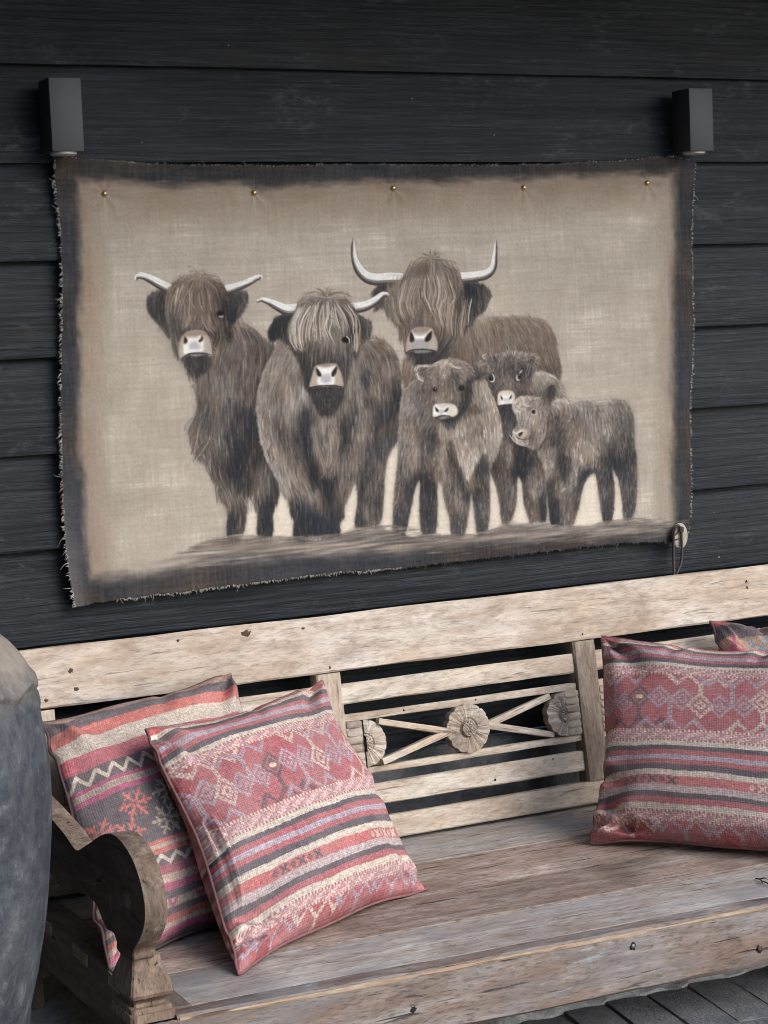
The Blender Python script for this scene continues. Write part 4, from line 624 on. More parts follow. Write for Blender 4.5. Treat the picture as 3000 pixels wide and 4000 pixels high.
 'inner':{'left':[(84.9,70),(85.4,174.9),(77.2,332.9),(65.7,491.7),(54.7,651.3),(60.8,786.2),(67.5,911.3)],
 'top':[(84.9,70),(197.4,73.8),(369.8,78),(610.1,79.4),(798.9,73.8),(1062.1,71.8),(1339.9,64.8),(1528.9,53.5),(1588.2,56.8)],
 'right':[(1588.2,56.8),(1591,200.3),(1575.5,445.9),(1565.8,693.6),(1555.2,880.4),(1552,930.4)],
 'bottom':[(67.4,914),(207.3,915.1),(325.3,905.8),(415.4,903.1),(569,908.8),(759.7,920.6),(1026.6,921.2),(1307.6,934),(1551.7,939.8)]},
 'tacks':[(149.3,98.8),(488.5,100),(828.3,92.7),(1169,94),(1513.1,85.5)],
 'button':(1563.2,936.4)}
# ---------------------------------------------------------------- painter (numpy raster, 1 px = 1 mm of canvas)
PW, PH = 1660, 970
prng = np.random.default_rng(7)
def blur1(a, r, ax):
    if r < 1: return a
    k = 2*r+1
    pad = [(0, 0)]*a.ndim; pad[ax] = (r+1, r)
    c = np.cumsum(np.pad(a, pad, mode='edge'), axis=ax)
    n = a.shape[ax]
    return (np.take(c, np.arange(k, k+n), ax) - np.take(c, np.arange(0, n), ax))/k
def blur(a, rx, ry=None):
    ry = rx if ry is None else ry
    for _ in range(2):
        a = blur1(a, int(rx), 1); a = blur1(a, int(ry), 0)
    return a
def fbm(h, w, rx, ry=None, g=prng):
    a = blur(g.standard_normal((h, w)), rx, ry)
    return a/(a.std()+1e-9)
def poly_mask(pts, h, w):
    P = np.asarray(pts, float)
    x0, y0 = np.maximum(np.floor(P.min(0)).astype(int)-2, 0); x1, y1 = np.minimum(np.ceil(P.max(0)).astype(int)+3, (w, h))
    m = np.zeros((h, w), bool)
    if x1 <= x0 or y1 <= y0: return m
    X, Y = np.meshgrid(np.arange(x0, x1)+.5, np.arange(y0, y1)+.5)
    ins = np.zeros(X.shape, bool)
    Q = np.roll(P, -1, 0)
    for (ax, ay), (bx, by) in zip(P, Q):
        if ay == by: continue
        c = ((ay > Y) != (by > Y)) & (X < (bx-ax)*(Y-ay)/(by-ay)+ax)
        ins ^= c
    m[y0:y1, x0:x1] = ins
    return m
def smooth_poly(pts, n=4):
    P = np.asarray(pts, float); N = len(P); out = []
    for i in range(N):
        a, b, c, d = P[i-1], P[i], P[(i+1) % N], P[(i+2) % N]
        for k in range(n):
            t = k/n
            out.append(.5*(2*b+(c-a)*t+(2*a-5*b+4*c-d)*t*t+(3*b-a-3*c+d)*t**3))
    return np.array(out)
def smooth_line(pts, n=6):
    P = np.asarray(pts, float); P = np.vstack([2*P[0]-P[1], P, 2*P[-1]-P[-2]]); out = []
    for i in range(1, len(P)-2):
        a, b, c, d = P[i-1], P[i], P[i+1], P[i+2]
        for k in range(n):
            t = k/n
            out.append(.5*(2*b+(c-a)*t+(2*a-5*b+4*c-d)*t*t+(3*b-a-3*c+d)*t**3))
    out.append(P[-2]); return np.array(out)
class Painting:
    def __init__(s, w, h):
        s.w, s.h = w, h; s.img = np.zeros((h, w, 3))
    def fill(s, pts, col, soft=1, alpha=1., smooth=True, wob=0):
        P = smooth_poly(pts) if smooth else np.asarray(pts, float)
        m = poly_mask(P, s.h, s.w)
        x0, y0 = np.maximum(P.min(0).astype(int)-6*soft-4, 0); x1, y1 = np.minimum(P.max(0).astype(int)+6*soft+5, (s.w, s.h))
        if x1 <= x0 or y1 <= y0: return
        a = blur(m[y0:y1, x0:x1].astype(float), soft)*alpha
        if wob:
            a *= np.clip(1+wob*fbm(y1-y0, x1-x0, 2), 0, 1)
        s.img[y0:y1, x0:x1] += (np.asarray(col, float)-s.img[y0:y1, x0:x1])*a[..., None]
    def line(s, pts, w, col, alpha=1., taper=True, smooth=True):
        P = smooth_line(pts) if smooth and len(pts) > 2 else np.asarray(pts, float)
        W = np.broadcast_to(np.asarray(w, float), (len(pts),)) if np.ndim(w) else np.full(len(pts), float(w))
        W = np.interp(np.linspace(0, 1, len(P)), np.linspace(0, 1, len(W)), W)
        if taper and not np.ndim(w): W = W*np.clip(np.sin(np.linspace(.12, .95, len(P))*np.pi)*1.6, .25, 1)
        mw = W.max()+2
        x0, y0 = np.maximum((P.min(0)-mw).astype(int), 0); x1, y1 = np.minimum((P.max(0)+mw).astype(int)+2, (s.w, s.h))
        if x1 <= x0 or y1 <= y0: return
        X, Y = np.meshgrid(np.arange(x0, x1)+.5, np.arange(y0, y1)+.5)
        best = np.full(X.shape, -9.)
        for i in range(len(P)-1):
            d = P[i+1]-P[i]; L = d@d+1e-9
            t = np.clip(((X-P[i, 0])*d[0]+(Y-P[i, 1])*d[1])/L, 0, 1)
            dist = np.hypot(X-P[i, 0]-t*d[0], Y-P[i, 1]-t*d[1])
            best = np.maximum(best, (W[i]+(W[i+1]-W[i])*t)/2-dist)
        a = np.clip(best+.5, 0, 1)*alpha
        s.img[y0:y1, x0:x1] += (np.asarray(col, float)-s.img[y0:y1, x0:x1])*a[..., None]
    def ell(s, c, rx, ry, col, alpha=1., soft=1, rot=0.):
        t = np.linspace(0, 2*np.pi, 20, endpoint=False)
        x, y = rx*np.cos(t), ry*np.sin(t); cr, sr = math.cos(rot), math.sin(rot)
        s.fill(np.stack([c[0]+x*cr-y*sr, c[1]+x*sr+y*cr], 1), col, soft, alpha, smooth=False)
    def strokes(s, P0, F, L, W, C, A, seed=0, curl=.12):
        # many thin tapered strokes at once, each following the flow raster F (h,w,2)
        g = np.random.default_rng(seed); n = len(P0)
        order = g.permutation(n); nb = max(1, n//700)
        for ids in np.array_split(order, nb):
            p = P0[ids].copy(); m = int(L[ids].max())+1
            ph = g.uniform(-1, 1, len(ids))*curl
            for k in range(m):
                live = k < L[ids]
                if not live.any(): break
                xi = np.clip(p[:, 0].astype(int), 0, s.w-1); yi = np.clip(p[:, 1].astype(int), 0, s.h-1)
                d = F[yi, xi]; d = d/(np.linalg.norm(d, axis=1, keepdims=True)+1e-9)
                a = ph*(k/np.maximum(L[ids], 1)); ca, sa = np.cos(a), np.sin(a)
                d = np.stack([d[:, 0]*ca-d[:, 1]*sa, d[:, 0]*sa+d[:, 1]*ca], 1)
                tp = np.clip(np.sin((k+.5)/np.maximum(L[ids], 1)*np.pi*.93+.18), 0.05, 1)
                wid = W[ids]*tp
                for o in (-1, 0, 1):
                    q = p+np.stack([-d[:, 1], d[:, 0]], 1)*o
                    aa = A[ids]*np.clip(wid/2-abs(o)+.6, 0, 1)*np.where(live, 1, 0)*(.4+.6*tp)
                    use = (aa > .02) & (q[:, 0] >= 0) & (q[:, 0] < s.w-1) & (q[:, 1] >= 0) & (q[:, 1] < s.h-1)
                    if not use.any(): continue
                    X, Y = q[use, 0].astype(int), q[use, 1].astype(int)
                    s.img[Y, X] += (C[ids][use]-s.img[Y, X])*aa[use, None]
                p = p+d
    def field(s, guides, x0, y0, x1, y1, k, step=6):
        # inverse distance interpolation of guide values over a box
        G = np.asarray(guides, float)
        gx = np.arange(x0, x1+step, step); gy = np.arange(y0, y1+step, step)
        X, Y = np.meshgrid(gx, gy)
        w = 1/((X[..., None]-G[:, 0])**2+(Y[..., None]-G[:, 1])**2+50.)**1.7
        V = (w[..., None]*G[:, 2:2+k]).sum(2)/w.sum(2)[..., None]
        V = np.repeat(np.repeat(V, step, 0), step, 1)[:y1-y0, :x1-x0]
        return V
    def fur(s, pts, flow, tone, n, length, width=1.6, seed=0, under=.9, soft=2, warm=.5, bright=0., out=.0, rim=.10, shade=.0):
        P = smooth_poly(pts); m = poly_mask(P, s.h, s.w)
        x0, y0 = np.maximum(P.min(0).astype(int)-12, 0); x1, y1 = np.minimum(P.max(0).astype(int)+13, (s.w, s.h))
        g = np.random.default_rng(seed+100)
        T = s.field(tone, x0, y0, x1, y1, 1)[..., 0]
        T = (blur(T, 3, 11)-.30)*1.34+.285+bright
        Fl = s.field([(a, b, c-a, d-b) for a, b, c, d in flow], x0, y0, x1, y1, 2)
        nn = np.linalg.norm(Fl, axis=2, keepdims=True); Fl = Fl/(nn+1e-9)
        F = np.zeros((s.h, s.w, 2)); F[..., 1] = 1; F[y0:y1, x0:x1] = Fl
        clump = .045*fbm(y1-y0, x1-x0, 1, 6, g)+.025*fbm(y1-y0, x1-x0, 12, 18, g)
        Tm = np.clip(T+clump*.5, 0, 1)
        hue = np.clip(warm+.25*fbm(y1-y0, x1-x0, 16, 16, g), 0, 1)
        if shade:
            sh = np.clip(blur(m[y0:y1, x0:x1].astype(float), 9)*1.3, 0, 1)*shade; s.img[y0:y1, x0:x1] *= (1-sh)[..., None]
        a = np.clip(blur(m[y0:y1, x0:x1].astype(float), soft)*under*1.05, 0, 1)
        s.img[y0:y1, x0:x1] += (fur_col(Tm*.93, hue)-s.img[y0:y1, x0:x1])*a[..., None]
        ys, xs = np.nonzero(m[y0:y1, x0:x1])
        if len(ys) == 0: return
        k = g.integers(0, len(ys), n)
        P0 = np.stack([xs[k]+x0+g.uniform(0, 1, n), ys[k]+y0+g.uniform(0, 1, n)], 1)
        t = T[ys[k], xs[k]]+clump[ys[k], xs[k]]+g.normal(0, .085, n)+np.where(g.random(n) < .10, .20, 0)-np.where(g.random(n) < .08, .16, 0)
        C = fur_col(np.clip(t, 0, 1), np.clip(hue[ys[k], xs[k]]+g.normal(0, .15, n), 0, 1))
        L = length*g.uniform(.55, 1.35, n); W = width*g.uniform(.7, 1.5, n)
        # keep strokes inside: start a little upstream
        P0 -= F[np.clip(P0[:, 1].astype(int), 0, s.h-1), np.clip(P0[:, 0].astype(int), 0, s.w-1)]*(L*(.5-out))[:, None]
        s.strokes(P0, F, L, W, C, g.uniform(.3, .85, n), seed)
        if rim:
            # short hairs turned out over the silhouette, a little lighter, part the animals from one another
            e = np.roll(P, -1, 0)-P; el = np.linalg.norm(e, axis=1)+1e-6; ctr = np.cumsum(el); nr = int(ctr[-1]*.9)
            k = np.searchsorted(ctr, g.uniform(0, ctr[-1], nr)); k = np.clip(k, 0, len(P)-1); q = P[k]+e[k]*g.uniform(0, 1, nr)[:, None]
            nn = np.stack([e[k, 1], -e[k, 0]], 1)/el[k, None]
            area = ((P[:, 0]*np.roll(P[:, 1], -1))-(np.roll(P[:, 0], -1)*P[:, 1])).sum(); nn = nn if area > 0 else -nn
            q = q-nn*g.uniform(0, 5, nr)[:, None]; xi = np.clip(q[:, 0].astype(int)-x0, 0, x1-x0-1); yi = np.clip(q[:, 1].astype(int)-y0, 0, y1-y0-1)
            d = Fl[yi, xi]*1.0+nn*.75; d /= np.linalg.norm(d, axis=1, keepdims=True)+1e-9
            tt = np.clip(T[yi, xi]+g.normal(rim, .09, nr), 0, 1); Lr = np.minimum(length, 16)*g.uniform(.35, .9, nr)
            for j in range(int(Lr.max())):
                a = np.where(j < Lr, .75*(1-j/np.maximum(Lr, 1)), 0); xx = np.clip(q[:, 0].astype(int), 0, s.w-1); yy = np.clip(q[:, 1].astype(int), 0, s.h-1)
                s.img[yy, xx] += (fur_col(tt, hue[yi, xi])-s.img[yy, xx])*a[:, None]; q = q+d
FUR = np.array([[36, 35, 36], [64, 56, 51], [98, 84, 73], [128, 112, 98], [156, 140, 124], [190, 177, 162], [226, 219, 208]], float)
FURC = np.array([[36, 40, 46], [56, 56, 59], [88, 83, 80], [122, 115, 108], [154, 145, 136], [194, 187, 178], [232, 229, 224]], float)
def fur_col(t, warm):
    t = np.clip(np.asarray(t), 0, 1)*(len(FUR)-1); i = np.clip(t.astype(int), 0, len(FUR)-2); f = (t-i)[..., None]
    a = FUR[i]*(1-f)+FUR[i+1]*f; b = FURC[i]*(1-f)+FURC[i+1]*f
    w = np.asarray(warm)[..., None]
    return b*(1-w)+a*w
def horn(pt, cl, ws, seed=0, shade=1):
    c = smooth_line(cl, 8); w = np.interp(np.linspace(0, 1, len(c)), np.linspace(0, 1, len(ws)), ws)
    t = np.gradient(c, axis=0); t /= np.linalg.norm(t, axis=1, keepdims=True)+1e-9
    nrm = np.stack([-t[:, 1], t[:, 0]], 1); nrm[nrm[:, 1] < 0] *= 1          # keep one side
    if nrm[len(c)//3, 1] < 0: nrm = -nrm                                     # points down
    pt.line(c, w+1.2, (92, 82, 74), .6, taper=False, smooth=False)
    pt.line(c, w, (172, 166, 159), 1, taper=False, smooth=False)
    pt.line(c-nrm*(w*.20)[:, None], w*.55, (212, 209, 204), .95, taper=False, smooth=False)
    pt.line(c+nrm*(w*.30)[:, None], w*.40, (104, 98, 94), .85, taper=False, smooth=False)
    pt.line(c+nrm*(w*.41)[:, None], w*.26, (60, 53, 50), .85, taper=False, smooth=False)
    g = np.random.default_rng(seed); m = 40
    k = g.integers(1, len(c)-8, m)
    for i in k:
        o = g.uniform(-.4, .25)*w[i]
        pt.line([c[i]+nrm[i]*o, c[i+5]+nrm[i+5]*o], .9, (245, 244, 242) if g.random() < .6 else (150, 146, 142), .5, smooth=False)
    n = len(c)
    pt.line(c[int(n*.80):]+nrm[int(n*.80):]*(w[int(n*.80):]*.2)[:, None], w[int(n*.80):]*.5, (92, 72, 60), .55, taper=False, smooth=False)

def edge_fn(pts, axis):
    P = np.array(pts, float)
    i = np.argsort(P[:, axis]); return P[i, axis], P[i, 1-axis]
def paint_canvas(D):
    pt = Painting(PW, PH); g = np.random.default_rng(3)
    X, Y = np.meshgrid(np.arange(PW)+.5, np.arange(PH)+.5)
    # linen ground: beige with scumbled patches and dry brush streaks
    big = fbm(PH, PW, 70, 50, g); mid = fbm(PH, PW, 26, 18, g)
    hs = np.clip(fbm(PH, PW, 26, 1, g), -2, 2); vs = np.clip(fbm(PH, PW, 1, 22, g), -2, 2); hs2 = fbm(PH, PW, 60, 2, g); fine = fbm(PH, PW, 1, 1, g)
    light = np.clip(.5+.13*big+.09*mid+.02*hs+.013*vs+.03*hs2+.015*fine, 0, 1)[..., None]
    pt.img = np.array([142, 132, 119.])*(1-light)+np.array([179, 169, 155.])*light
    dry = np.clip((hs*.6+vs*.45+mid*.5-1.1)*.35, 0, .35)[..., None]
    pt.img += (np.array([200, 190, 175.])-pt.img)*dry*.8
    warmp = np.clip(.5*fbm(PH, PW, 60, 60, g)-.1, 0, .35)[..., None]
    pt.img += (np.array([180, 166, 150.])-pt.img)*warmp*.7
    # distance inside from each painted border
    def inner(k, ax):
        a, b = edge_fn(D['inner'][k], ax); return np.interp((X if ax == 0 else Y), a, b)
    wob = 5*fbm(PH, PW, 12, 30, g)+2*fbm(PH, PW, 3, 6, g); wob2 = 5*fbm(PH, PW, 30, 12, g)+2.5*fbm(PH, PW, 8, 2, g)
    dl = X-inner('left', 1)+wob*.6; dr = inner('right', 1)-X+wob*.6
    dt = Y-inner('top', 0)+wob2*.7; db = inner('bottom', 0)-Y+wob2*.6
    # brown band inside the dark border
    br = np.maximum.reduce([np.clip(1-dl/78, 0, 1)*.95, np.clip(1-dr/66, 0, 1)*.7, np.clip(1-(dt-8)/105, 0, 1)*1.0, np.clip(1-db/46, 0, 1)*.5])
    br = np.clip(br*(1.05+.22*mid+.15*hs), 0, 1)**.85
    pt.img += (np.array([124, 107, 92.])-pt.img)*(br*.82)[..., None]
    # ground band
    gx, gy = edge_fn(D['ground_top'], 0)
    gt = np.interp(X, gx, gy)
    gm = np.clip((Y-gt+3*fbm(PH, PW, 14, 3, g))/8, 0, 1)*np.clip((X-190)/150, 0, 1)*np.clip((1590-X)/60, 0, 1)
    streak = fbm(PH, PW, 45, 2, g); st2 = fbm(PH, PW, 20, 1, g); st3 = fbm(PH, PW, 90, 6, g)
    tn = np.clip(.47+.15*streak+.08*st2, 0, 1)
    col = fur_col(tn, np.clip(.35+.3*st3, 0, 1))
    col += (np.array([134, 114, 98.])-col)*np.clip(.35*st3, 0, .4)[..., None]
    top_dark = np.exp(-np.clip(Y-gt-3, 0, 99)/11)*.6
    col += (np.array([62, 64, 68.])-col)*top_dark[..., None]
    rag = np.clip(.92+.25*streak*np.clip(1-(X-190)/500, 0, 1), 0, 1)
    pt.img += (col-pt.img)*(gm*rag*.85)[..., None]
    # dark outer border
    dk = np.maximum.reduce([np.clip(.55-dl/26, 0, 1), np.clip(.55-dr/38, 0, 1), np.clip(.6-dt/30, 0, 1), np.clip(.75-db/40, 0, 1)])
    bt = np.clip(.115+.03*mid+.03*fine*.5+.015*hs+.02*vs, 0, 1)
    bcol = fur_col(bt, np.clip(.35+.3*big, 0, 1))
    bcol = bcol+(np.array([104, 102, 100.])-bcol)*(np.clip((Y-640)/300, 0, 1)*np.clip((70-X)/45, 0, 1)*.75)[..., None]
    pt.img += (bcol-pt.img)*((dk*dk*(3-2*dk))*.96)[..., None]
    lightpatch = np.clip(1-np.hypot((X-700)/420., (Y-560)/330.), 0, 1)
    pt.img += (np.array([200, 189, 173.])-pt.img)*(lightpatch*.4*(1-dk)*(1-gm))[..., None]
    # gaps between the legs were painted lighter
    for p in D['gaps']: pt.fill(p, (208, 195, 177), 2, .85, wob=.1)
    def fur(k, seed, **kw):
        for i, r in enumerate(D[k] if isinstance(D[k], list) else [D[k]]):
            r = dict(r); pt.fur(r['poly'], r['flow'], r['tone'], int(r['n']*1.25), r['length']*.72, r.get('width', 1.6), seed+i, warm=min(1, r.get('warm', .5)-.08), shade=.0 if k.startswith('bull') else (.22 if 'body' in k or 'head' in k else .1), **kw)
    def locks(k, tone=.62, w=3., seed=0, warm=.6, cnt=5, spread=5):
        gg = np.random.default_rng(seed)
        for l in D[k]:
            l = np.array(l)
            for j in range(cnt):
                o = gg.normal(0, spread, 2)*np.array([1, .5]); tt = tone+gg.normal(0, .13)
                q = l+o+gg.normal(0, 1.2, l.shape)
                pt.line(q, w*gg.uniform(.35, .8), fur_col(np.array(tt), np.array(np.clip(warm+gg.normal(0, .2), 0, 1))), .75)
    def tuft(k, seed=0, dark=.3):
        gg = np.random.default_rng(seed)
        for l in D[k]:
            l = np.array(l)
            for j in range(6):
                q = l+gg.normal(0, 1, l.shape)*np.linspace(.6, 4, len(l))[:, None]
                pt.line(q, gg.uniform(1, 2.2), fur_col(np.array(gg.uniform(dark, .75)), np.array(.7)), .7)
    def muzzle(k, seed=0):
        M = D[k]; gg = np.random.default_rng(seed)
        if M.get('chin'):
            pt.fill(M['chin'], (50, 48, 48), 6, .5, wob=.25)
            cp = np.array(M['chin']); cc = cp.mean(0); lo, hi = cp.min(0), cp.max(0)
            nn = int((hi-lo).prod()*.12); q = np.stack([gg.uniform(lo[0], hi[0], nn), gg.uniform(lo[1], hi[1], nn)], 1)
            q = q[np.abs(q[:, 0]-cc[0]) < (hi[0]-lo[0])*.5*(1.05-.55*(q[:, 1]-lo[1])/(hi[1]-lo[1]))]
            Fd = np.zeros((PH, PW, 2)); Fd[..., 1] = 1
            pt.strokes(q, Fd, gg.uniform(8, 20, len(q)), gg.uniform(1, 2, len(q)), fur_col(np.clip(gg.normal(.17, .11, len(q)), 0, 1), gg.uniform(.2, .8, len(q))), gg.uniform(.3, .7, len(q)), seed, .2)
        o = np.array(M['outer']); pt.fill(o+np.array([0, -2.0]), (50, 45, 43), 2, .6)
        calf = 'calf' in k; pt.fill(o, (188, 176, 162) if calf else (148, 133, 120), 1, 1)
        c = o.mean(0); pt.fill(c+(o-c)*.94+np.array([0, -1]), (204, 193, 180) if calf else (172, 158, 145), 3, .75)
        top = o.copy(); top[:, 1] = np.minimum(top[:, 1], o[:, 1].min()+(o[:, 1].max()-o[:, 1].min())*.22); pt.fill(top, (122, 104, 91), 2, .15 if calf else .6, smooth=False)
        pt.fill(M['white'], (222, 219, 214), 2, .95)
        if M.get('grey'): pt.fill(M['grey'], (150, 148, 148), 3, .75)
        for n in M['nostrils']: pt.fill(n, (44, 36, 34), 1, 1)
        if M.get('lip'): pt.fill(M['lip'], (118, 115, 112), 1, 1)
        pt.line(M['mouth'], 2.8, (34, 31, 31), .9)
    fur('bull_body', 11)
    fur('bull_ears', 20)
    for i, h in enumerate(D['bull_horns']): horn(pt, h['cl'], np.array(h['w'])*.74, i)
    fur('bull_head', 30); locks('bull_locks', .24, 2.6, 4, .8, 3, 9); locks('bull_locks', .60, 3.4, 3, .85, 8, 7); tuft('bull_tuft', 5)
    fur('bull_head_top', 33, under=.0) if 'bull_head_top' in D else None
    muzzle('bull_muzzle')
    fur('left_body', 40); fur('left_ears', 47)
    for i, h in enumerate(D['left_horns']): horn(pt, h['cl'], np.array(h['w'])*.74, 5+i)
    fur('left_head', 50); locks('left_locks', .24, 2.6, 9, .85, 3, 9); locks('left_locks', .54, 3.2, 8, .9, 7, 7); tuft('left_tuft', 6)
    e = D['left_eye']; pt.ell(e['c'], e['rx']*.64, e['ry']*.64, (24, 22, 22), 1, 2); pt.line(e['glint'], 2, (200, 198, 194), .8)
    muzzle('left_muzzle')
    for w in D['left_whisk']: pt.line(w, 1.1, (205, 202, 198), .8, smooth=False)
    fur('mid_body', 60); fur('mid_ears', 66)
    for i, h in enumerate(D['mid_horns']): horn(pt, h['cl'], np.array(h['w'])*.74, 9+i)
    fur('mid_head', 70); locks('mid_locks', .24, 2.8, 13, .6, 4, 9); locks('mid_locks', .70, 3.4, 12, .6, 9, 7); tuft('mid_tuft', 7)
    e = D['mid_eye']; pt.ell(e['c'], e['rx']*.64, e['ry']*.64, (26, 24, 24), 1, 1); pt.line(e['glint'], 2.2, (196, 188, 178), .9)
    muzzle('mid_muzzle')
    fur('calf2_body', 80); fur('calf2_head', 86); locks('calf2_curls', .74, 1.9, 14, .45, 6, 4)
    for c, rx, ry, gl in D['calf2_eyes']:
        pt.ell(c, rx*1.0, ry*.9, (50, 42, 37), .6, 3); pt.line(gl, 2.2, (214, 211, 206), .9); pt.ell(c, rx*.5, ry*.5, (26, 25, 27), 1, 1); pt.ell((c[0]+.8, c[1]-1.5), .9, .9, (190, 190, 190), .8, 0)
    muzzle('calf2_muzzle')
    fur('calf1_body', 90); fur('calf1_chest', 93, under=.35, soft=7, rim=.0); fur('calf1_ear', 95); fur('calf1_head', 97); locks('calf1_white', .80, 1.9, 15, .45, 6, 3)
    for c, rx, ry in D['calf1_eyes']: pt.ell(c, rx*1.35, ry*1.35, (60, 51, 46), .7, 2); pt.ell(c, rx*.85, ry*.85, (24, 22, 22), 1, 1); pt.ell((c[0]+1.2, c[1]-1.4), 1., .9, (180, 178, 175), .8, 0)
    muzzle('calf1_muzzle')
    fur('calf3_body', 101); fur('calf3_head', 105); fur('calf3_ear', 107)
    c, rx, ry = D['calf3_eye']; pt.ell(c, rx*.85, ry*.8, (178, 162, 145), .8, 1); pt.ell((c[0], c[1]-.6), rx*.56, ry*.48, (28, 25, 24), 1, 1); pt.ell((c[0]-1, c[1]-2), 1., .9, (150, 148, 146), .8, 0)
    pt.fill(D['calf3_snout'], (176, 162, 146), 2, .8); pt.fill(D['calf3_nostril'], (36, 32, 31), 1, 1); pt.line(D['calf3_mouth'], 2.2, (64, 59, 56), .7)
    locks('calf3_curls', .80, 1.9, 16, .5, 6, 3)
    locks('wisps', .50, 2.2, 21, .5, 5, 4); locks('wisps', .22, 2.0, 22, .5, 3, 5)
    # light strokes of ground over the feet
    n = 900; P0 = np.stack([g.uniform(250, 1560, n), g.uniform(0, 1, n)], 1)
    P0[:, 1] = np.interp(P0[:, 0], gx, gy)+g.exponential(8, n)-1
    Fh = np.zeros((PH, PW, 2)); Fh[..., 0] = 1; Fh[..., 1] = -.02
    pt.strokes(P0, Fh, g.uniform(15, 60, n), g.uniform(1, 2.6, n), fur_col(np.clip(g.normal(.45, .16, n), 0, 1), g.uniform(.2, 1, n)), g.uniform(.2, .55, n), 5, .03)
    # linen weave lets the threads show through the paint
    wv = np.clip(1+.010*hs+.009*vs+.014*fine, .8, 1.2)[..., None]
    pt.img = np.clip(pt.img*wv, 4, 250)
    return pt.img

CX0, CZ0 = -.285, -.165
def canvas_thing():
    img = paint_canvas(PD)
    root = empty('painted_canvas', (.54, -.02, Z(-1.10)))
    tag(root, 'unframed linen canvas painted with shaggy horned cattle and calves, tacked to the black boards', 'painting')
    NU, NV = 800, 470
    E = {k: smooth_line(v, 10) for k, v in PD['edge'].items()}
    def along(P, n):
        d = np.r_[0, np.cumsum(np.linalg.norm(np.diff(P, axis=0), axis=1))]; t = np.linspace(0, d[-1], n)
        return np.stack([np.interp(t, d, P[:, 0]), np.interp(t, d, P[:, 1])], 1)
    g = np.random.default_rng(11)
    top, bot, lef, rig = along(E['top'], NU), along(E['bottom'], NU), along(E['left'], NV), along(E['right'], NV)
    def ragged(n, a): 
        w = g.standard_normal(n+20); w = np.convolve(w, np.ones(4)/2, 'same')[10:-10]; return a*w*np.clip(np.minimum(np.arange(n), np.arange(n)[::-1])/12, 0, 1)
    top[:, 1] += ragged(NU, .8); bot[:, 1] += ragged(NU, 1.0); lef[:, 0] += ragged(NV, 1.0); rig[:, 0] += ragged(NV, 1.0)
    u = np.linspace(0, 1, NU)[None, :, None]; v = np.linspace(0, 1, NV)[:, None, None]
    S = (1-v)*top[None]+v*bot[None]+(1-u)*lef[:, None]+u*rig[:, None]-((1-u)*(1-v)*top[0]+u*(1-v)*top[-1]+(1-u)*v*bot[0]+u*v*bot[-1])
    U, V = S[..., 0], S[..., 1]
    # relief: slack cloth held by the tacks, rippling a little, lifting at the foot
    y = -.010-.004*np.sin(U/260.+1)*np.clip((V-60)/400, 0, 1)-.003*np.sin(U/95.+V/300.)*np.clip((V-100)/700, 0, 1)
    y -= .010*np.clip((V-500)/450, 0, 1)**1.5
    for tx, tz in PD['tacks']:
        d = np.hypot(U-tx, (V-tz)*1.3); y += .005*np.exp(-(d/38)**2); an = np.arctan2(V-tz, U-tx); y += .0011*np.sin(an*7+tx)*np.exp(-((d-34)/26)**2)
    y -= .006*np.exp(-((V-30)/28)**2)*(.5+.5*np.sin(U/70.+.8*np.sin(U/190.)))
    y -= .006*np.exp(-np.hypot((U-60)/90, (V-930)/80)**2)+.004*np.exp(-np.hypot((U-1600)/60, (V-40)/50)**2)
    y -= .0006*blur(g.standard_normal((NV, NU)), 5, 5)*6
    xs = U/1000+CX0; zs = Z(CZ0)-V/1000
    vs = np.stack([xs, y, zs], -1).reshape(-1, 3)
    # back ring gives the cloth its thickness
    ring = np.r_[np.arange(NU), NU*np.arange(1, NV)+NU-1, NU*(NV-1)+np.arange(NU-2, -1, -1), NU*np.arange(NV-2, 0, -1)]
    bk = vs[ring]+np.array([0, .0022, 0])
    nv0 = len(vs)
    idx = np.arange(NU*NV).reshape(NV, NU)
    quads = np.stack([idx[:-1, :-1], idx[1:, :-1], idx[1:, 1:], idx[:-1, 1:]], -1).reshape(-1, 4)
    nr = len(ring); k = np.arange(nr); k2 = (k+1) % nr
    rq = np.stack([ring[k], ring[k2], nv0+k2, nv0+k], -1)
    F = np.vstack([quads, rq]); VV = np.vstack([vs, bk])
    me = bpy.data.meshes.new('cloth')
    me.vertices.add(len(VV)); me.vertices.foreach_set('co', (VV-np.array([.54, -.02, Z(-1.10)])).astype(np.float32).ravel())
    me.loops.add(F.size); me.loops.foreach_set('vertex_index', F.astype(np.int32).ravel())
    me.polygons.add(len(F)); me.polygons.foreach_set('loop_start', np.arange(0, F.size, 4, dtype=np.int32)); me.polygons.foreach_set('loop_total', np.full(len(F), 4, np.int32))
    me.update(calc_edges=True); me.polygons.foreach_set('use_smooth', np.ones(len(F), bool))
    # colours
    xi = np.clip(U-.5, 0, PW-1.001); yi = np.clip(V-.5, 0, PH-1.001); x0 = xi.astype(int); y0 = yi.astype(int); fx = (xi-x0)[..., None]; fy = (yi-y0)[..., None]
    L = lin(img)
    c = (L[y0, x0]*(1-fx)*(1-fy)+L[y0, x0+1]*fx*(1-fy)+L[y0+1, x0]*(1-fx)*fy+L[y0+1, x0+1]*fx*fy).reshape(-1, 3)
    set_colors(me, np.vstack([c, c[ring]*.9]))
    uv = me.uv_layers.new(name='weave'); UVv = np.vstack([np.stack([U, V], -1).reshape(-1, 2)/1000, np.stack([U, V], -1).reshape(-1, 2)[ring]/1000])
    uv.data.foreach_set('uv', UVv[F.ravel()].astype(np.float32).ravel())
    me.materials.append(M['canvas'])
    o = bpy.data.objects.new('cloth', me); put(o, root, Matrix.Translation((.54, -.02, Z(-1.10))))
    Y2 = y
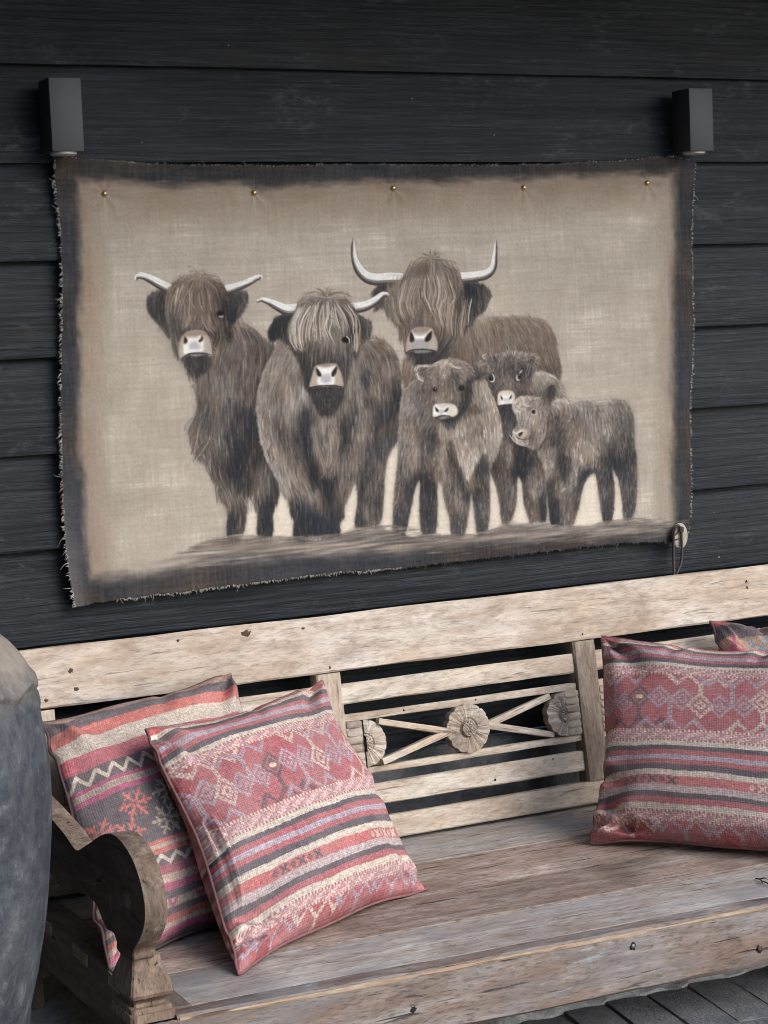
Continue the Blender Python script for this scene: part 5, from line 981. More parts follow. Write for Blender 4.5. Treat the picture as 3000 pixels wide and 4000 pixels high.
    def surf(uu, vv):
        d = (U-uu)**2+(V-vv)**2; i = np.unravel_index(np.argmin(d), d.shape); return Vector((uu/1000+CX0, float(Y2[i]), Z(CZ0)-vv/1000))
    # frayed threads along the cut edges
    def fray(name, mat, edge, n, lo, hi, out, seed, sel=None):
        rg = random.Random(seed); vs, fs = [], []
        P = dict(top=top, bottom=bot, left=lef, right=rig)[edge]; m = len(P)
        for _ in range(n):
            t = rg.random()
            if sel: t = sel[0]+(sel[1]-sel[0])*t
            i = min(m-2, int(t*(m-1))); p = P[i]
            yy = float({'top': Y2[0, i], 'bottom': Y2[-1, i], 'left': Y2[i if i < NV else NV-1, 0], 'right': Y2[i if i < NV else NV-1, -1]}[edge])
            L = rg.uniform(lo, hi)*(2.4 if rg.random() < .04 else 1); o2 = np.array(out); tt = np.array([-o2[1], o2[0]]); lean = rg.uniform(-1.2, 1.2); dr = rg.uniform(0, .5)
            pts = []
            for k in range(4):
                s = k/3; q = p-o2*1.5+(o2+tt*lean*s*.7)*L*s+np.array([0, dr*L*s*s])
                pts.append((q[0]/1000+CX0-.54, yy-.0008-rg.uniform(0, .002)*s+.02, Z(CZ0)-q[1]/1000-Z(-1.10)))
            r = rg.uniform(.00035, .0008); a, b = tube(pts, [r, r, r*.8, r*.4], 3, caps=False); off = len(vs)
            vs += a; fs += [tuple(x+off for x in f) for f in b]
        o = mobj(name, vs, fs, mat, root, Matrix.Translation((.54, -.02, Z(-1.10))), True); tag(o, kind='stuff')
    fray('frayed_edge', M['thread'], 'left', 330, 2.5, 9, (-1, 0), 1)
    fray('frayed_edge', M['thread'], 'top', 300, 1.5, 5, (0, -1), 2)
    fray('frayed_edge', M['thread'], 'right', 300, 1.5, 6, (1, 0), 3)
    fray('frayed_edge', M['thread'], 'bottom', 520, 1.5, 5, (0, 1), 4, (.06, .5))
    fray('frayed_edge', M['thread_dark'], 'bottom', 300, 1.5, 5, (0, 1), 5, (.4, 1))
    # brass tacks
    for tx, tz in PD['tacks']:
        p = surf(tx, tz)
        prof = [(.0015, .004), (.0060, .001), (.0062, -.0005), (.0054, -.0026), (.0035, -.0044), (.0015, -.0052)]
        a, b = lathe(prof, 20); o = mobj('tack', [(v[0], v[2], v[1]) for v in a], b, M['brass'], root, Matrix.Translation(p-Vector((0, .001, 0))), True); fix_normals(o)
    # bone disc and looped leather cord at the lower right corner
    bc = Vector((1.276, -.034, Z(-1.1035)))
    prof = [(.004, .004), (.021, .004), (.0225, .002), (.0225, -.001), (.021, -.003), (.0085, -.0035), (.004, -.002)]
    a, b = lathe(prof, 36); dk = mobj('toggle_disc', [(v[0], v[2], v[1]*1.42) for v in a], b, M['disc'], root, Matrix.Translation(bc), True, 50); fix_normals(dk)
    c1 = [(1.2455, -.05, -1.2010), (1.2475, -.046, -1.180), (1.2500, -.043, -1.150), (1.2520, -.041, -1.118), (1.2545, -.041, -1.092), (1.2610, -.042, -1.0785), (1.2690, -.042, -1.0775), (1.2745, -.042, -1.088), (1.2752, -.042, -1.106), (1.2748, -.043, -1.130), (1.2728, -.045, -1.152), (1.2672, -.047, -1.170), (1.2570, -.049, -1.186), (1.2480, -.052, -1.2000), (1.2470, -.055, -1.206)]
    pts = [Vector((x, y_, Z(z_))) for x, y_, z_ in c1]; sm = [Vector(q) for q in cat3(pts, 5)]
    a, b = tube(sm, .0031, 8); mobj('cord', a, b, M['leather'], root, None, True)
    wr = [(1.2560, -.0415, -1.101), (1.2640, -.042, -1.094), (1.2720, -.0425, -1.085), (1.2745, -.0435, -1.079)]; a, b = tube([(x, y_, Z(z_)) for x, y_, z_ in wr], .0014, 6); mobj('cord', a, b, M['leather'], root, None, True)
    wr = [(1.2545, -.0405, -1.109), (1.2640, -.0395, -1.1105), (1.2745, -.0405, -1.108)]; a, b = tube([(x, y_, Z(z_)) for x, y_, z_ in wr], .0014, 6); mobj('cord', a, b, M['leather'], root, None, True)
    for dz in (0, .004, .008):
        kn = [Vector((1.2745+.0062*math.cos(t), -.0425-.003*abs(math.sin(t)), Z(-1.083-dz)+.0018*math.sin(t))) for t in [k*.7 for k in range(9)]]; a, b = tube(kn, .0016, 6, closed=True); mobj('cord', a, b, M['leather'], root, None, True)
def cat3(P, n):
    out = []; Q = [P[0]*2-P[1]]+P+[P[-1]*2-P[-2]]
    for i in range(1, len(Q)-2):
        a, b, c, d = Q[i-1], Q[i], Q[i+1], Q[i+2]
        for k in range(n):
            t = k/n; out.append(.5*(2*b+(c-a)*t+(2*a-5*b+4*c-d)*t*t+(3*b-a-3*c+d)*t**3))
    out.append(P[-1]); return out
canvas_thing()

# ================================================================ bench
bench = empty('wooden_bench', (.612, -.5, 0))
tag(bench, 'long weathered wooden bench with carved flower backrest and scrolled arms below the canvas', 'bench')
KB = .15
def yb(z): return -.085+KB*(z+1.19)
UPB = Vector((0, KB, 1)).normalized(); SC = math.sqrt(1+KB*KB)
def back_mw(x, z, off=0.):
    n = Vector((0, -1, KB)).normalized()
    return frame(Vector((x, yb(z), Z(z)))+n*off, (1, 0, 0), UPB)
def slat(name, x0, x1, zb, zt, T, mat, off=0., seed=0, **kw):
    return board(name, x1-x0, (zt-zb)*SC, T, mat, bench, back_mw(x0, zb, off), seed=seed, **kw)
XL, XR = -.485, 1.709
top_rail = slat('top_rail', -.43, 1.655, -1.314, -1.190, .034, M['rail'], 0, 1, bev=.004, seg=60, wear=.002, dent=.003)
# posts: local x runs up the post so that the grain does
def post(name, x0, x1, zb, zt, T, mat, off, seed):
    w = x1-x0; n = Vector((0, -1, KB)).normalized()
    mw = frame(Vector((x1, yb(zb), Z(zb)))+n*off, UPB, (-1, 0, 0))
    # local z = -x world, local y = z cross x
    o = board(name, (zt-zb)*SC, w, T, mat, bench, mw, bev=.004, seg=16, seed=seed, wear=.002, dent=.004)
    return o
POSTS = [(-.400, -.338), (.254, .313), (.914, .973), (1.562, 1.624)]
for i, (a, b) in enumerate(POSTS):
    post('post', a, b, -1.638, -1.316, .042, M['slat'] if i in (0, 1) else M['post'], .004, 10+i)
SECT = [(-.338, .254), (.313, .914), (.973, 1.562)]
for s, (a, b) in enumerate(SECT):
    slat('slat', a, b, -1.387, -1.342, .022, M['slat'], -.004, 20+s, seg=24, dent=.002)
    slat('slat', a, b, -1.613, -1.567, .022, M['slat'], -.004, 30+s, seg=24, dent=.002)
    slat('panel_bar', a, b, -1.426, -1.410, .022, M['slat'], -.004, 40+s, seg=24, bev=.002, dent=.002)
    slat('panel_bar', a, b, -1.543, -1.528, .022, M['slat'], -.004, 50+s, seg=24, bev=.002, dent=.003)
slat('bottom_rail', -.40, 1.624, -1.6895, -1.639, .030, M['slat'], .001, 60, seg=40, dent=.002)

def flower(cx, cz, R, half=0, npet=14):
    """carved rosette: scalloped faceted petals round a raised cross-hatched disc; half=-1/1 gives the cut halves at the panel ends"""
    NR, per = 22, 8; NA = npet*per
    a0, a1 = (0, 2*math.pi) if not half else ((math.pi/2, 3*math.pi/2) if half > 0 else (-math.pi/2, math.pi/2))
    na = NA if not half else NA//2
    vs, fs = [], []
    def hgt(r, a):
        f = r/R; ph = (a*npet/(2*math.pi)) % 1.0
        if f < .36:
            e = min(1, (.36-f)/.03)
            gx, gy = r*math.cos(a), r*math.sin(a); s = .0085
            q = max(abs(((gx+gy)/s) % 1-.5), abs(((gx-gy)/s) % 1-.5))*2
            return .0125*e+.0015-(.0030 if q > .80 else 0)*e-(.3*f*f*.01)
        if f < .42: return .001
        facet = abs(ph-.5)*2
        base = .010-.0052*(1-facet)*1.0
        if ph < .12 or ph > .92: base -= .003
        return base*(.75+.25*math.sin((f-.42)/.58*math.pi))
    for i in range(NR+1):
        f = i/NR
        for j in range(na+(1 if half else 0)):
            a = a0+(a1-a0)*j/na; ph = (a*npet/(2*math.pi)) % 1.0
            Ro = R*(1-.05*(abs(ph-.5)*2)**2.2)
            r = Ro*f; wob = 1+.02*mnoise.noise((a*2, cx*9, 1)) if f > .9 else 1
            vs.append((r*math.cos(a)*wob, -.0015-.8*hgt(r, a)-.0012*mnoise.noise((a*5, f*6, cx*7)), r*math.sin(a)*wob))
    m = na+(1 if half else 0)
    def wrap(j): return (j+1) % m if not half else j+1
    for i in range(NR):
        for j in range(na):
            fs.append((i*m+j, (i+1)*m+j, (i+1)*m+wrap(j), i*m+wrap(j)))
    o0 = len(vs)
    for j in range(m):
        x, y, z = vs[NR*m+j]; vs.append((x, .017, z))
    for j in range(na): fs.append((NR*m+j, o0+j, o0+wrap(j), NR*m+wrap(j)))
    fs.append(tuple(range(o0, o0+m)))
    o = mobj('carved_flower', vs, fs, M['carved'], bench, back_mw(cx, cz), True, 24); fix_normals(o)
    return o
for s, (a, b) in enumerate(SECT):
    cx = (a+b)/2; cz = -1.4765
    flower(cx, cz, .0555)
    for sgn in (-1, 1):
        xe = b if sgn > 0 else a
        flower(xe-sgn*.040, cz, .052, half=sgn)
        vs, fs = rbox(.0395, .016, .1015, .001)
        fb = mobj('flute_block', [((v[0]-.0395) if sgn > 0 else v[0], v[1]+.000, v[2]) for v in vs], fs, M['carved'], bench, back_mw(xe, cz-.0508, 0.), True, 30)
        # fluted block between the half flower and the post: six upright lobes laid side by side
        for q in range(6):
            zc = cz+.0435-q*.0174
            vs, fs = [], []; n = 8
            for i in range(7):
                t = i/6; rr = (.0085 if 0 < i < 6 else .0055); xx = .001+.037*t
                for k in range(n):
                    an = math.pi*k/(n-1); vs.append((sgn*(xx-.0385), -.0005-rr*.42*math.sin(an)**.8, rr*math.cos(an)))
            for i in range(6):
                for k in range(n-1): fs.append((i*n+k, i*n+k+1, (i+1)*n+k+1, (i+1)*n+k))
            fs.append(tuple(range(n))); fs.append(tuple(reversed(range(6*n, 7*n))))
            fix_normals(mobj('flute', vs, fs, M['carved'], fb, back_mw(xe, zc), True, 50))
        # pair of thin bars from the rosette to the panel's corners
        for up in (-1, 1):
            p0 = Vector((sgn*.050, 0, -.001*up)); p1 = Vector((xe-cx-sgn*.074, 0, up*.045))
            d = p1-p0; mw = back_mw(cx, cz, -.002) @ frame(p0-Vector((0, 0, .0)), d, (0, 0, 1))
            mw = mw @ Matrix.Translation((0, 0, -.0072))
            board('cross_bar', d.length, .0145, .018, M['slat'], bench, mw, bev=.0012, seg=8, seed=70+s*5+up, wear=.001)
# seat
SL = -.036; RZ = math.atan(SL)
def seat_board(name, y_back, y_front, zt, T, mat, seed, x0=-.434, x1=1.655, sl=SL, **kw):
    # local x along bench, local y down (thickness), local z towards the wall
    a = math.atan(sl)
    org = Vector((x0, y_front+sl*x0, Z(zt)))
    mw = frame(org, (math.cos(a), math.sin(a), 0), (0, 1, 0))     # local y = z x x = downwards
    return board(name, (x1-x0)/math.cos(a), y_back-y_front, T, mat, bench, mw, seed=seed, **kw)
seat_board('seat_plank', -.105, -.3200, -1.700, .024, M['seat_grey'], 81, seg=40, bev=.0009, wear=.0012, dent=.0015)
seat_board('seat_plank', -.3240, -.5405, -1.7012, .024, M['seat'], 82, seg=40, bev=.0009, wear=.0012, dent=.0015)
seat_board('seat_plank', -.5445, -.7255, -1.7000, .024, M['seat'], 83, seg=40, bev=.0009, wear=.0012, dent=.0015)
seat_board('seat_plank', -.7300, -.9075, -1.7008, .024, M['seat_grey'], 84, seg=40, bev=.0009, wear=.0012, dent=.0015, sl=-.044)
# front rail: a deep board on edge, its arris worn to bare tan wood
fa = math.atan(-.044); fx0 = -.412
front = board('front_rail', 2.08, .1185, .050, M['front'], bench, frame(Vector((fx0, -.959-.044*fx0, Z(-1.8170))), (math.cos(fa), math.sin(fa), 0), (0, 0, 1)), bev=.007, seg=70, seed=90, wear=.003, dent=.006)
arris = board('worn_arris', 2.074, .0085, .010, M['edge'], front, frame(Vector((fx0+.003, -.9622-.044*fx0, Z(-1.7075))), (math.cos(fa), math.sin(fa), 0), (0, .55, 1)), bev=.0025, seg=90, seed=91, wear=.0022, dent=.003)
for xs_, sd in ((-.493, 0), (1.655, 1)):
    # end rails run from wall to front; local x towards the viewer
    board('end_rail', .80, .112, .062, M['side'], bench, frame(Vector((xs_+.062, -.10, Z(-1.808))), (0, -1, 0), (0, 0, 1)), bev=.004, seg=20, seed=95+sd, wear=.002, dent=.003)
    leg = board('leg', .217, .078, .083, M['front'], bench, frame(Vector((xs_ if sd == 0 else xs_-.021, -.958-.044*xs_, 0.)), (0, 0, 1), (1, 0, 0)) , bev=.004, seg=14, seed=97+sd, wear=.002, dent=.004)
    board('leg', .57, .075, .06, M['side'], bench, frame(Vector((xs_, -.13, 0.)), (0, 0, 1), (1, 0, 0)), bev=.004, seg=14, seed=99+sd, wear=.002)
ARM = [(-.12, -1.398), (-.20, -1.402), (-.32, -1.415), (-.42, -1.428), (-.508, -1.440), (-.579, -1.452), (-.619, -1.463), (-.650, -1.467), (-.691, -1.451), (-.727, -1.436), (-.777, -1.414), (-.831, -1.397), (-.875, -1.394), (-.917, -1.403), (-.950, -1.418), (-.976, -1.441), (-.990, -1.466), (-.995, -1.492), (-.983, -1.522), (-.955, -1.552), (-.922, -1.578), (-.915, -1.5965), (-.845, -1.5965), (-.842, -1.582), (-.829, -1.571), (-.808, -1.572), (-.789, -1.572), (-.766, -1.558), (-.742, -1.543), (-.703, -1.538), (-.675, -1.540), (-.589, -1.555), (-.530, -1.557), (-.480, -1.547), (-.40, -1.525), (-.30, -1.508), (-.20, -1.500), (-.12, -1.497)]
HOLES = [[(-.8274, -1.4801), (-.8496, -1.4791), (-.8361, -1.5038), (-.8266, -1.5234), (-.8288, -1.5369), (-.8167, -1.5259), (-.8157, -1.5045)],
         [(-.8743, -1.4800), (-.9211, -1.4729), (-.9280, -1.4939), (-.9199, -1.5191), (-.9064, -1.5278), (-.8994, -1.5222), (-.8997, -1.5052), (-.8914, -1.4882)],
         [(-.7343, -1.5056), (-.7681, -1.4888), (-.7937, -1.4790), (-.7739, -1.4929), (-.7769, -1.5020), (-.7583, -1.5080), (-.7428, -1.5102)]]
def arm_mesh(xo, xi):
    def closed(P, n=4):
        return [tuple(q) for q in smooth_poly(P, n)]
    outer = closed(ARM); holes = [closed(h) for h in HOLES]
    loops = [outer]+holes
    flat = [Vector((y, z, 0)) for l in loops for y, z in l]
    tris = tessellate_polygon([[Vector((y, z, 0)) for y, z in l] for l in loops])
    n = len(flat); c = .0025 if xi > xo else -.0025
    vs = [(xo, p.x, Z(p.y)) for p in flat]+[(xi, p.x, Z(p.y)) for p in flat]
    # chamfer ring, so the edges read as worn
    fs = [tuple(t) for t in tris]+[(t[2]+n, t[1]+n, t[0]+n) for t in tris]
    mi = [0]*len(fs); o = 0
    for li, l in enumerate(loops):
        m = len(l)
        for i in range(m):
            a, b = o+i, o+(i+1) % m; fs.append((a, b, b+n, a+n)); mi.append(1 if li == 0 else 2)
        o += m
    return vs, fs, mi
for xo, xi in ((-.479, -.440), (1.663, 1.702)):
    vs, fs, mi = arm_mesh(xo, xi); ctr = Vector(((xo+xi)/2, -.6, Z(-1.5)))
    a = mobj('arm', [Vector(v)-ctr for v in vs], fs, M['arm'], bench, Matrix.Translation(ctr))
    a.data.materials.append(M['arm_front'])
    bm = bmesh.new(); bm.from_mesh(a.data)
    for f, k in zip(bm.faces, mi): f.material_index = 1 if k == 1 else 0; f.smooth = (k > 0)
    bmesh.ops.recalc_face_normals(bm, faces=bm.faces)
    ed = [e for e in bm.edges if len(e.link_faces) == 2 and e.link_faces[0].smooth != e.link_faces[1].smooth]
    bmesh.ops.bevel(bm, geom=ed, offset=.0022, segments=2, affect='EDGES', profile=.5, clamp_overlap=True)
    bm.to_mesh(a.data); bm.free()
PED = [(-1.5960, .0245, .031), (-1.606, .0255, .033), (-1.622, .0300, .042), (-1.640, .0355, .050), (-1.654, .0385, .054), (-1.661, .0370, .051), (-1.6675, .0300, .040), (-1.673, .0275, .036), (-1.6785, .0280, .037), (-1.6792, .0355, .046), (-1.6875, .0362, .047), (-1.6882, .0395, .051), (-1.7030, .0400, .052)]
for xc in (-.450, 1.674):
    vs, fs = [], []
    for i, (z, hx, hy) in enumerate(PED):
        b = min(hx, hy)*.10
        for (sx, sy) in ((-1, -1), (1, -1), (1, 1), (-1, 1)):
            for q in ((0, 1), (1, 0)) if sx*sy > 0 else ((1, 0), (0, 1)):
                vs.append((sx*(hx-b*q[0]), sy*(hy-b*q[1]), z+1.70+.0006*mnoise.noise((i*2.1, sx*3, sy*5))))
    n = 8
    for i in range(len(PED)-1):
        for k in range(n): fs.append((i*n+k, i*n+(k+1) % n, (i+1)*n+(k+1) % n, (i+1)*n+k))
    fs.append(tuple(range(n))); fs.append(tuple(reversed(range((len(PED)-1)*n, len(PED)*n))))
    fix_normals(mobj('arm_pedestal', vs, fs, M['arm_front'], bench, Matrix.Translation((xc, -.876, Z(-1.70))), True, 28))
# knots, nail holes, bolts
def blotch(name, p, nrm, r, mat, parent, squash=1., seed=0, h=.0012):
    rg = random.Random(seed); n = 14; vs = [(0, -h, 0)]; fs = []
    for ring, (f, hh) in enumerate(((.55, h*.8), (1., -.0004))):
        for k in range(n):
            a = 2*math.pi*k/n; q = .78*r*f*(1+.7*mnoise.noise((math.cos(a)*1.9+seed, math.sin(a)*1.9, ring*.2)))
            vs.append((q*math.cos(a)*squash, -hh, q*math.sin(a)))
    fs = [(0, 1+k, 1+(k+1) % n) for k in range(n)]+[(1+k, 1+n+k, 1+n+(k+1) % n, 1+(k+1) % n) for k in range(n)]
    z = Vector((0, 0, 1)); nn = Vector(nrm).normalized(); mw = frame(p, Vector((1, 0, 0)), z-nn*z.dot(nn))
    return fix_normals(mobj(name, vs, fs, mat, parent, mw, True))
NB = Vector((0, -1, KB)).normalized()
def on_back(x, z, off): return Vector((x, yb(z), Z(z)))+NB*off
for i, (x, z, r, sq, k) in enumerate([(-.295, -1.242, .0065, 1.1, 'knot'), (-.287, -1.281, .0055, 1.2, 'knot'), (-.353, -1.296, .005, 1.2, 'knot'), (-.056, -1.207, .004, 1., 'hole'), (.1015, -1.2085, .009, 1.5, 'knot'), (.290, -1.303, .004, 1., 'knot'), (.945, -1.301, .0042, 1., 'knot'), (1.43, -1.225, .004, 1., 'hole'), (1.43, -1.24, .005, 1., 'knot'), (.236, -1.212, .003, 2.2, 'knot')]):
    blotch('knot' if k == 'knot' else 'nail_hole', on_back(x, z, .0006), NB, r, M[k], top_rail, sq, i)
blotch('nail_hole', on_back(.672, -1.6006, -.0030), NB, .0042, M['hole'], bench, 1., 21)
blotch('nail_hole', on_back(.83, -1.575, -.0030), NB, .0026, M['knot'], bench, 1., 22)
blotch('nail_hole', on_back(.46, -1.417, -.0030), NB, .0028, M['hole'], bench, 1., 23)
blotch('nail_hole', on_back(.645, -1.4165, -.0030), NB, .0028, M['knot'], bench, 1., 24)
for i, x in enumerate((.476, .757, .0226)):
    yy = -.959-.044*x; zz = (-1.729, -1.782, -1.765)[i]
    fn = Vector((math.sin(fa), -math.cos(fa), 0))
    blotch('bolt_hole', Vector((x, yy, Z(zz)))+fn*.0008, fn, .0085, M['hole'], front, 1.0, 31+i)
    if i < 2:
        vs, fs = lathe([(.0045, -.001), (.0045, .001), (.003, .0022), (.001, .0024)], 12)
        fix_normals(mobj('bolt', [(v[0]-.0015, -v[2]-.0006, v[1]+.001) for v in vs], fs, M['iron'] if i == 0 else M['knot'], front, Matrix.Translation(Vector((x, yy, Z(zz)))+fn*.0012), True))
# ================================================================ kilim patterns
RED, RED2, CREAM, LILAC, DARK = (155, 81, 84), (170, 90, 88), (192, 178, 160), (152, 140, 150), (72, 67, 71)
def dashes(S, col, base, y0, y1, g, ph=0):
    """brocaded band: staggered short floats of two yarns"""
    H = y1-y0; W = S.w; X, Y = np.meshgrid(np.arange(W), np.arange(y0, y1))
    row = ((Y-y0)//4); tri = np.abs(((X+row*7+ph) % 44)-22)/22.
    on = (((X+row*9) % 15) < 10) & ((Y-y0) % 4 < 3)
    sel = np.where((tri+.25*((row % 2))) > .62, 1, 0)
    c = np.where(sel[..., None] == 1, np.array(col, float), np.array((206, 192, 176.)))
    S.img[y0:y1] = np.where(on[..., None], c, np.array(base, float))
def dots(S, y, c1, c2):
    X = np.arange(S.w); on = ((X//5) % 2) == 0
    S.img[y:y+6] = np.where(on[None, :, None], np.array(c1, float), np.array(c2, float))
def stitched(S, mask, col, back):
    Y, X = np.mgrid[0:S.h, 0:S.w]; on = (((X+(Y//6)*7) % 17) < 13) & (Y % 6 < 5)
    a = mask*np.where(on, 1., .25)
    S.img += (np.array(col, float)-S.img)*a[..., None]
def figure(S, cx, y0, y1, col, hang, double=False, core=None, w=1.):
    """stepped bird-like figure: a diamond on a stem with a zigzag base"""
    H = y1-y0; m = np.zeros((S.h, S.w)); s = -1 if hang else 1
    yb_ = (y0 if hang else y1)
    def add(P, v=1.): 
        nonlocal m
        k = poly_mask(P, S.h, S.w); m[k] = v
    def dia(x, y, rx, ry):
        add([(x-rx, y), (x, y-ry), (x+rx, y), (x, y+ry)]); add([(x-rx*.66, y), (x, y-ry*.66), (x+rx*.66, y), (x, y+ry*.66)], 0.); add([(x-rx*.5, y), (x, y-ry*.5), (x+rx*.5, y), (x, y+ry*.5)]); add([(x-rx*.17, y), (x, y-ry*.17), (x+rx*.17, y), (x, y+ry*.17)], 0.)
    R = H*.20*w
    cy = yb_-s*H*.56
    # zigzag base
    for k in (-1, 1):
        add([(cx, yb_-s*H*.22), (cx+k*R*.95, yb_-s*H*.02), (cx+k*R*1.75, yb_-s*H*.22), (cx+k*R*2.7, yb_-s*H*.0), (cx+k*R*2.2, yb_-s*H*.0), (cx+k*R*1.7, yb_-s*H*.11), (cx+k*R*1.1, yb_), (cx+k*R*.7, yb_), (cx, yb_-s*H*.13)])
    add([(cx-R*.18, yb_-s*H*.15), (cx+R*.18, yb_-s*H*.15), (cx+R*.18, cy), (cx-R*.18, cy)])
    if double:
        dia(cx-R*.85, cy, R*1.0, R*1.1); dia(cx+R*.85, cy+s*R*.1, R*1.0, R*1.1)
    else: dia(cx, cy, R*1.05, R*1.25)
    stitched(S, m, col, RED)
    if core:
        S.ell((cx, cy), R*.35, R*.2, core, 1, 1)
def red_field(S, y0, y1, g, shift=0, full=True):
    S.img[y0:y1] = np.array(RED, float)
    if not full:
        for k in range(-1, 6):
            figure(S, 60+k*128+shift, y0, y0+150, [LILAC, CREAM, LILAC, LILAC][k % 4], True)
        return
    P = 300
    for k in range(-1, 4):
        b = k*P*.5*2+shift
        figure(S, b+20, y0, y1, LILAC, False, True); figure(S, b+92, y0, y1, CREAM, True); figure(S, b+168, y0, y1, LILAC, True, True)
        figure(S, b+240, y0, y1, DARK if k % 2 == 0 else CREAM, False, core=(206, 176, 150) if k % 2 == 0 else None)
def oxox(S, y0, y1, x0, col, n=3):
    h = (y1-y0); r = h*.36; cy = (y0+y1)/2
    for k in range(n*2):
        x = x0+k*h*1.02
        if k % 2 == 0:
            S.fill([(x-r, cy), (x, cy-r*1.1), (x+r, cy), (x, cy+r*1.1)], col, 1, .95, smooth=False); S.fill([(x-r*.35, cy), (x, cy-r*.4), (x+r*.35, cy), (x, cy+r*.4)], RED2, 1, .9, smooth=False)
        else:
            S.line([(x-r, cy-r), (x+r, cy+r)], h*.26, col, .95, taper=False, smooth=False); S.line([(x-r, cy+r), (x+r, cy-r)], h*.26, col, .95, taper=False, smooth=False)
def finish(S, seed):
    g = np.random.default_rng(seed); h, w = S.h, S.w
    # uneven weft: stripe edges wander by a few threads, yarn colour varies along and across
    dy = np.round(1.5*fbm(h, w, 30, 24, g)+.6*fbm(h, w, 2, 24, g)).astype(int)
    Y, X = np.mgrid[0:h, 0:w]; S.img = S.img[np.clip(Y+dy, 0, h-1), X]
    S.img *= (1+.085*fbm(h, w, 1, 1, g)+.03*fbm(h, w, 9, 1, g)+.03*fbm(h, w, 40, 30, g)+.02*fbm(h, w, 1, 6, g))[..., None]
    pale = np.clip(.31+.06*fbm(h, w, 26, 26, g), 0, .42)[..., None]; S.img += (np.array([172, 156, 150.])-S.img)*pale
    return np.clip(S.img, 8, 245)
def kilim_red(seed, shift=0):
    N_ = 600; S = Painting(N_, N_); g = np.random.default_rng(seed)
    def Y(c): return int(round((c-330)/1780*N_))
    bands = [(300, 385, RED2), (385, 420, CREAM), (420, 460, DARK), (460, 495, RED), (495, 540, LILAC), (540, 575, RED), (575, 620, DARK), (620, 660, CREAM), (1325, 1370, CREAM), (1370, 1410, DARK), (1410, 1450, RED), (1450, 1490, LILAC), (1490, 1530, RED), (1530, 1580, DARK), (1580, 1625, CREAM), (1625, 1705, RED2), (1705, 1760, (168, 150, 146)), (1760, 1800, DARK), (1800, 1850, RED), (1850, 1897, CREAM)]
    for a, b, c in bands: S.img[max(0, Y(a)):Y(b)] = np.array(c, float)
    dashes(S, (146, 134, 144), (188, 120, 116), Y(660), Y(722), g); dots(S, Y(652), RED, CREAM); dots(S, Y(718), (206, 186, 160), RED)
    red_field(S, Y(732), Y(1228), g, shift)
    dashes(S, (146, 134, 144), (188, 120, 116), Y(1240), Y(1320), g, 9); dots(S, Y(1228), (206, 186, 160), RED); dots(S, Y(1316), RED, CREAM)
    oxox(S, Y(1632), Y(1700), 130+shift*.3, DARK); oxox(S, Y(1632), Y(1700), 430+shift*.3, CREAM)
    oxox(S, Y(320), Y(382), 60, (170, 150, 160), 2); oxox(S, Y(320), Y(382), 480, CREAM, 2)
    dashes(S, (146, 134, 144), (188, 120, 116), Y(1905), Y(1972), g); dots(S, Y(1897), RED, CREAM); dots(S, Y(1970), (206, 186, 160), RED)
    red_field(S, Y(1980), N_, g, shift+30, False)
    return finish(S, seed)
def zigzag(S, y0, y1, col, per=46, w=9):
    ys = [(y0+3), (y1-3)]; pts = [(k*per/2-20, ys[k % 2]) for k in range(int(2*S.w/per)+4)]
    S.line(pts, w, col, .95, taper=False, smooth=False)
def star(S, cx, cy, r, col, back):
    for k in range(3):
        a = math.pi*k/3; d = (math.cos(a)*1.12, math.sin(a)*.95); L = r
        S.line([(cx-d[0]*L, cy-d[1]*L), (cx+d[0]*L, cy+d[1]*L)], r*.20, col, .95, taper=False, smooth=False)
        for s in (-1, 1):
            tx, ty = cx+s*d[0]*L*.55, cy+s*d[1]*L*.55
            for q in (-1, 1):
                b = a+q*1.05; S.line([(tx, ty), (tx+s*math.cos(b)*r*.32, ty+s*math.sin(b)*r*.32)], r*.13, col, .95, taper=False, smooth=False)
    S.ell((cx, cy), r*.13, r*.13, back, 1, 1)
def kilim_dark(seed):
    N_ = 600; S = Painting(N_, N_); MAG, SAL = (164, 70, 102), (184, 96, 86)
    GREY = (80, 74, 78); b = [(0, 22, (150, 118, 100)), (22, 48, GREY), (48, 80, SAL), (80, 124, CREAM), (124, 164, (170, 84, 92)), (164, 206, GREY), (206, 216, MAG), (216, 232, (170, 152, 134)), (232, 246, MAG), (246, 392, GREY), (392, 402, SAL), (402, 412, (180, 160, 140)), (412, 424, SAL), (424, 452, GREY), (452, 472, (148, 72, 84)), (472, 490, (172, 150, 130)), (490, 506, MAG), (506, 522, GREY), (522, 540, (172, 150, 130)), (540, 554, GREY), (554, 568, SAL), (568, 578, (172, 150, 130)), (578, 590, MAG), (590, 600, GREY)]
    for a, c, col in b: S.img[a:c] = np.array(col, float)
    zigzag(S, 168, 204, (206, 190, 170)); zigzag(S, 426, 450, (206, 190, 170))
    X = np.arange(600); S.img[218:230, (X//4) % 2 == 0] *= .82
    for (cx, cy, c) in [(34, 326, SAL), (140, 288, SAL), (100, 356, SAL), (236, 280, (176, 160, 140)), (212, 348, (176, 160, 140)), (318, 300, (176, 160, 140)), (330, 362, SAL), (450, 290, SAL), (480, 355, (176, 160, 140))]:
        star(S, cx, cy, 38, c, GREY)
    for k in range(8): S.line([(k*80+10, 524), (k*80+22, 538), (k*80+34, 524)], 7, MAG, .9, taper=False, smooth=False)
    return finish(S, seed)
